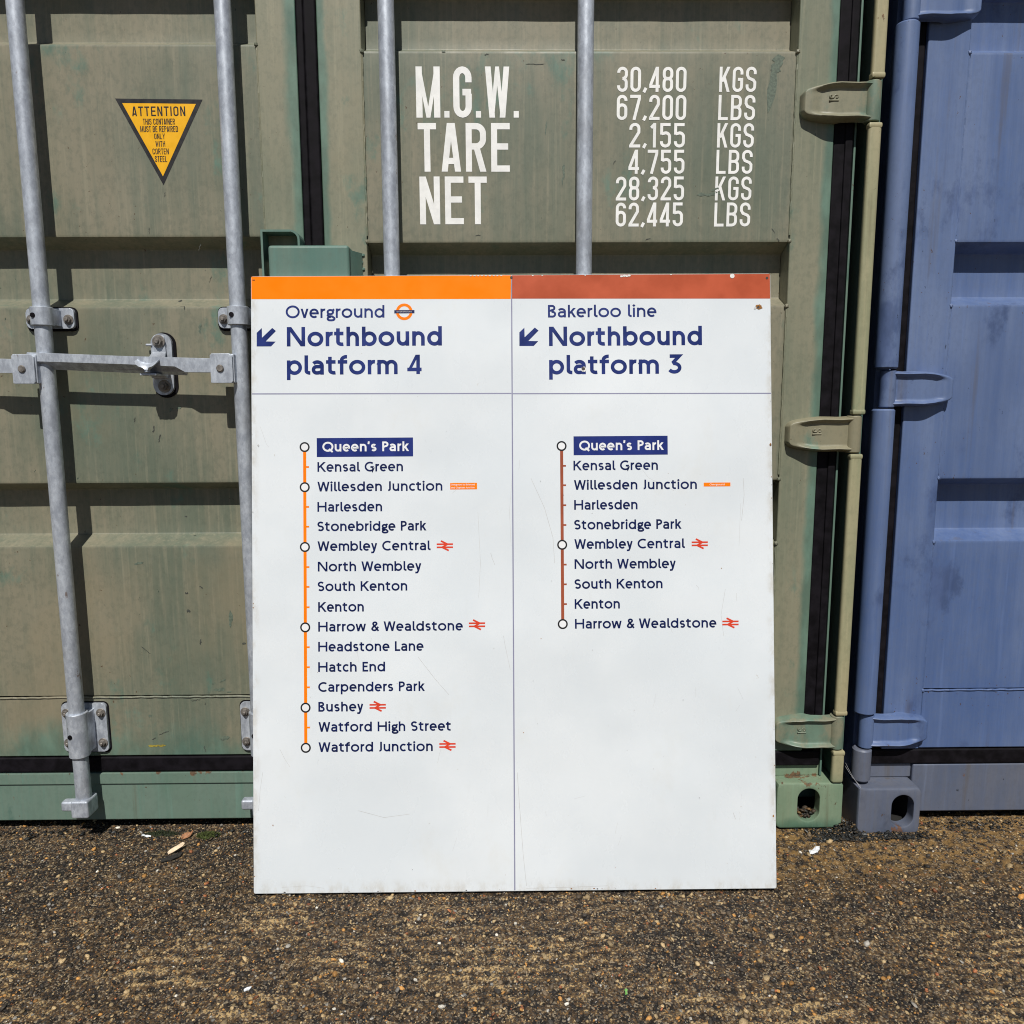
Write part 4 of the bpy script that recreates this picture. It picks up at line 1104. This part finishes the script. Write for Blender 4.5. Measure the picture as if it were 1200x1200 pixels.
# loose and bedded stones
def stones(name, N, seed, place_xy, rad, cols, wts, label, sink=.25, kind='stuff', flat=.6, heap=None):
    rg = np.random.default_rng(seed)
    t = (1 + 5 ** .5) / 2
    iv = np.array([(-1, t, 0), (1, t, 0), (-1, -t, 0), (1, -t, 0), (0, -1, t), (0, 1, t), (0, -1, -t), (0, 1, -t), (t, 0, -1), (t, 0, 1), (-t, 0, -1), (-t, 0, 1)]) / 1.902
    it = np.array([(0, 11, 5), (0, 5, 1), (0, 1, 7), (0, 7, 10), (0, 10, 11), (1, 5, 9), (5, 11, 4), (11, 10, 2), (10, 7, 6), (7, 1, 8), (3, 9, 4), (3, 4, 2), (3, 2, 6), (3, 6, 8), (3, 8, 9), (4, 9, 5), (2, 4, 11), (6, 2, 10), (8, 6, 7), (9, 8, 1)])
    px, py = place_xy(rg, N)
    r = rad(rg, N)
    pz = relief(px, py)[0]
    if heap: pz = pz + sum(h * np.exp(-((px - cx) ** 2 + (py - cy) ** 2) / wd ** 2) for cx, cy, wd, h in heap) * rg.uniform(.1, 1, N)
    jit = 1 + rg.normal(0, .16, (N, 12, 1))
    ax = rg.uniform(.65, 1.35, (N, 1, 3)); ax[:, :, 2] *= flat
    ang = rg.uniform(0, math.tau, N)
    v = iv[None] * jit * ax * r[:, None, None]
    ca, sa = np.cos(ang)[:, None], np.sin(ang)[:, None]
    tl = rg.normal(0, .3, (N, 1))
    X = v[:, :, 0] * ca - v[:, :, 1] * sa; Y = v[:, :, 0] * sa + v[:, :, 1] * ca; Z = v[:, :, 2] + X * tl
    P = np.stack([X + px[:, None], Y + py[:, None], Z + (pz + r * sink)[:, None]], -1).reshape(-1, 3).astype(np.float32)
    F = (it[None] + 12 * np.arange(N)[:, None, None]).reshape(-1, 3).astype(np.int32)
    me = fast_mesh(name, P, F, 3)
    ci = rg.choice(len(cols), N, p=np.array(wts) / sum(wts))
    cc = np.array(cols)[ci] * rg.uniform(.5, 1.5, (N, 1))
    ca_ = np.concatenate([np.clip(cc, 0, 1), np.ones((N, 1))], 1)
    at2 = me.attributes.new('stone_colour', 'FLOAT_COLOR', 'POINT'); at2.data.foreach_set('color', np.repeat(ca_, 12, 0).reshape(-1).astype(np.float32))
    me.shade_smooth()
    m = Net(name + '_stone'); a = m.t.nodes.new('ShaderNodeAttribute'); a.attribute_name = 'stone_colour'
    gr = m.noise(600, 3)
    hs = m.t.nodes.new('ShaderNodeHueSaturation'); m.link(a.outputs['Color'], hs.inputs['Color']); m.link(m.step(gr, .3, .7, .65, 1.3), hs.inputs['Value'])
    m.done(hs.outputs[0], .6, 0, gr, .3, .001, .4); me.materials.append(m.m)
    o = bpy.data.objects.new(name, me); COL.objects.link(o)
    o['kind'] = kind; o['label'] = label; o['category'] = 'gravel'
    return o
def spread(rg, N):
    x = rg.uniform(-1.35, 1.35, N); y = 1.02 + .76 * rg.random(N) ** 1.15
    ft = rg.random(N) < .022
    y = np.where(ft, 1.4655 - np.abs(rg.normal(0, .005, N)), y); x = np.where(ft, rg.uniform(-.54, .545, N), x)
    return x, y
STC = [(.040, .033, .026), (.125, .090, .055), (.36, .26, .135), (.40, .20, .055), (.30, .11, .045), (.30, .28, .245), (.58, .54, .46)]
stones('gravel', 30000, 11, spread, lambda rg, N: np.clip(rg.lognormal(math.log(.0018), .45, N), .0009, .006), STC, [38, 27, 26, 7, 2.0, 4, .8],
       'small brown, tan and ochre stones bedded in the worn concrete')

def near_corner(rg, N):
    a = rg.random(N) < .62
    x = np.where(a, rg.normal(.776, .034, N), rg.normal(.885, .045, N)); y = np.where(a, 1.668 + np.abs(rg.normal(0, .028, N)) - .012, 1.668 + np.abs(rg.normal(0, .014, N)) - .004)
    sp = rg.random(N) < .35
    x = np.where(sp, rg.uniform(-1.4, 1.4, N), x); y = np.where(sp, 1.735 - np.abs(rg.normal(0, .02, N)), y)
    return x, np.minimum(y, 1.76)
stones('leaf_litter', 6500, 23, near_corner, lambda rg, N: np.clip(rg.lognormal(math.log(.0017), .5, N), .0006, .006),
       [(.010, .011, .011), (.020, .021, .020), (.055, .040, .024), (.15, .15, .145), (.20, .13, .06)], [48, 26, 15, 4, 7], 'dark damp leaf litter and grit heaped between the two container corners', .6, flat=.4, heap=((.775, 1.69, .030, .012), (.80, 1.70, .022, .022), (.885, 1.68, .03, .006)))
def in_hole(rg, N):
    x = rg.normal(.703, .013, N); return np.clip(x, .682, .724), rg.uniform(1.715, 1.75, N)
o = stones('hole_litter', 260, 29, in_hole, lambda rg, N: np.clip(rg.lognormal(math.log(.003), .4, N), .001, .007),
       [(.05, .035, .022), (.12, .07, .03), (.03, .028, .024)], [5, 3, 4], 'dry brown litter lying inside the hole of the green corner casting', 6.0, flat=.5)

# moss tufts along the sill -------------------------------------------------
M['moss'] = plain('green_moss', (.045, .060, .010), .85, .5, 300)
M['dark_moss'] = plain('dark_green_moss', (.022, .030, .010), .9, .5, 300)
def moss(cx, cy, w, d, h, nb, mat, label, seed):
    rg = random.Random(seed); bm = bmesh.new()
    cz = -.004
    for i in range(nb):
        a, q = rg.uniform(0, math.tau), math.sqrt(rg.random())
        x, y = cx + w * q * math.cos(a), cy + d * q * math.sin(a)
        z = cz + h * (1 - q * q) * rg.uniform(.3, 1)
        l, wd = rg.uniform(.002, .0055), rg.uniform(.0007, .0015)
        b = rg.uniform(0, math.tau); t = rg.uniform(.3, 1.3)
        dx, dy, dz = math.cos(b) * math.cos(t) * l, math.sin(b) * math.cos(t) * l, math.sin(t) * l
        s_, c_ = -math.sin(b) * wd, math.cos(b) * wd
        v = [bm.verts.new(p) for p in ((x + s_, y + c_, z), (x - s_, y - c_, z), (x + dx, y + dy, z + dz))]
        bm.faces.new(v)
    ring = [bm.verts.new((cx + w * .95 * math.cos(i * math.tau / 16), cy + d * .95 * math.sin(i * math.tau / 16), cz - .001)) for i in range(16)]
    mid = [bm.verts.new((cx + w * .6 * math.cos(i * math.tau / 16), cy + d * .6 * math.sin(i * math.tau / 16), cz + h * .5)) for i in range(16)]
    for i in range(16): bm.faces.new((ring[i], ring[(i + 1) % 16], mid[(i + 1) % 16], mid[i]))
    bm.faces.new(mid)
    o = obj('moss_tuft', bm, mat, None, smooth=0, origin=(cx, cy, cz))
    o['label'] = label; o['category'] = 'moss'; o['group'] = 'moss tufts along the foot of the green sill'
moss(-.725, 1.708, .030, .014, .011, 900, 'moss', 'bright green moss tuft at the foot of the sill, right of the orange leaf', 1)
moss(-.838, 1.716, .045, .012, .008, 900, 'dark_moss', 'dark flat moss tuft at the foot of the sill, left of the orange leaf', 2)

# litter -------------------------------------------------------------------
M['pale_wood'] = plain('pale_split_wood', (.72, .56, .38), .6, .2, 120)
M['bark'] = plain('black_bark', (.018, .016, .014), .8, .4, 200)
M['dry_leaf'] = plain('orange_dry_leaf', (.32, .15, .07), .7, .35, 180)
M['foil'] = plain('white_torn_wrapper', (.70, .72, .74), .35, .2, 150)
M['sprout'] = plain('green_seedling', (.12, .30, .06), .5, .2, 150)
def sheet(name, outline, thick, mat, loc, rot, label, cat, crumple=.0, group=None, sub=3):
    """a small piece with an outline, a thickness and a bend, lying at loc"""
    bm = bmesh.new()
    f = bm.faces.new([bm.verts.new((x, y, 0)) for x, y in outline])
    r = bmesh.ops.triangulate(bm, faces=[f])
    bmesh.ops.subdivide_edges(bm, edges=bm.edges[:], cuts=sub, use_grid_fill=True)
    for v in bm.verts: v.co.z += crumple * mnoise.noise(v.co * 160 + Vector((len(name), 3, 1)))
    g_ = bmesh.ops.extrude_face_region(bm, geom=bm.faces[:])
    for v in g_['geom']:
        if isinstance(v, bmesh.types.BMVert): v.co.z += thick
    bmesh.ops.recalc_face_normals(bm, faces=bm.faces)
    me_rot = Matrix.Rotation(rot[2], 4, 'Z') @ Matrix.Rotation(rot[1], 4, 'Y') @ Matrix.Rotation(rot[0], 4, 'X')
    bm.transform(me_rot)
    me = bpy.data.meshes.new(name); bm.to_mesh(me); bm.free(); me.materials.append(M[mat])
    o = bpy.data.objects.new(name, me); COL.objects.link(o); o.location = loc
    o['label'] = label; o['category'] = cat
    if group: o['group'] = group
    return o
sheet('wood_chip', [(-.020, -.004), (-.010, -.0055), (.014, -.005), (.020, -.001), (.017, .004), (-.012, .0045), (-.019, .002)], .003, 'pale_wood',
      (-.772, 1.642, .006), (R(28), R(-16), R(38)), 'pale splinter of wood lying on the concrete left of the sign', 'wood chip', .001)
sheet('bark_flake', [(-.022, -.005), (0, -.0085), (.02, -.006), (.025, .002), (.006, .0065), (-.018, .005)], .002, 'bark',
      (-.772, 1.613, .001), (R(6), R(-4), R(32)), 'black bark flake on the concrete just in front of the pale splinter', 'bark', .002)
sheet('dry_leaf', [(-.014, -.002), (-.008, -.008), (.002, -.009), (.010, -.004), (.016, .006), (.006, .006), (-.004, .008), (-.010, .004)], .0006, 'dry_leaf',
      (-.772, 1.700, .004), (R(25), R(-12), R(20)), 'curled orange dry leaf at the foot of the sill, between two moss tufts', 'leaf', .004)
sheet('torn_wrapper', [(-.016, -.006), (-.004, -.008), (.010, -.004), (.016, .004), (.008, .008), (-.002, .003), (-.012, .004)], .0006, 'foil',
      (.684, 1.615, .003), (R(18), R(-10), R(14)), 'small torn white wrapper on the concrete in front of the green corner', 'wrapper', .005)
sheet('torn_wrapper', [(-.012, -.003), (0, -.004), (.012, -.001), (.010, .003), (-.010, .003)], .0005, 'foil',
      (-.868, 1.702, .002), (R(10), R(5), R(-12)), 'thin strip of pale wrapper at the foot of the sill, at the far left', 'wrapper', .003)
sheet('pebble_shard', [(-.006, -.002), (.002, -.004), (.008, 0), (.002, .003), (-.005, .003)], .0015, 'foil',
      (-.470, 1.2145, 0.002), (R(8), R(-8), R(30)), 'white shard on the concrete in front of the sign, near its left end', 'shard', .001)
sheet('seedling', [(-.002, -.005), (.003, -.003), (.0015, 0), (.004, .003), (.001, .0055), (-.0025, .003), (-.001, 0)], .0006, 'sprout',
      (.188, 1.197, .003), (R(35), R(10), R(10)), 'tiny bright green seedling on the concrete in front of the sign', 'seedling', .001)
# spider silk between the two corners
bm = bmesh.new()
for z0, z1, y0 in ((.168, .112, 1.704), (.160, .116, 1.706)):
    p = [Vector((.785 + (.818 - .785) * t, y0 + (1.690 - y0) * t, z0 + (z1 - z0) * t - .004 * math.sin(math.pi * t))) for t in [i / 8 for i in range(9)]]
    for a, b in zip(p, p[1:]): cyl(bm, a, b, .00022, n=5)
M['silk'] = plain('spider_silk', (.62, .62, .64), .5)
o = obj('spider_thread', bm, 'silk', None, origin=(.80, 1.70, .14)); o['label'] = 'thin spider thread slung between the green and blue corner posts'; o['category'] = 'spider web'
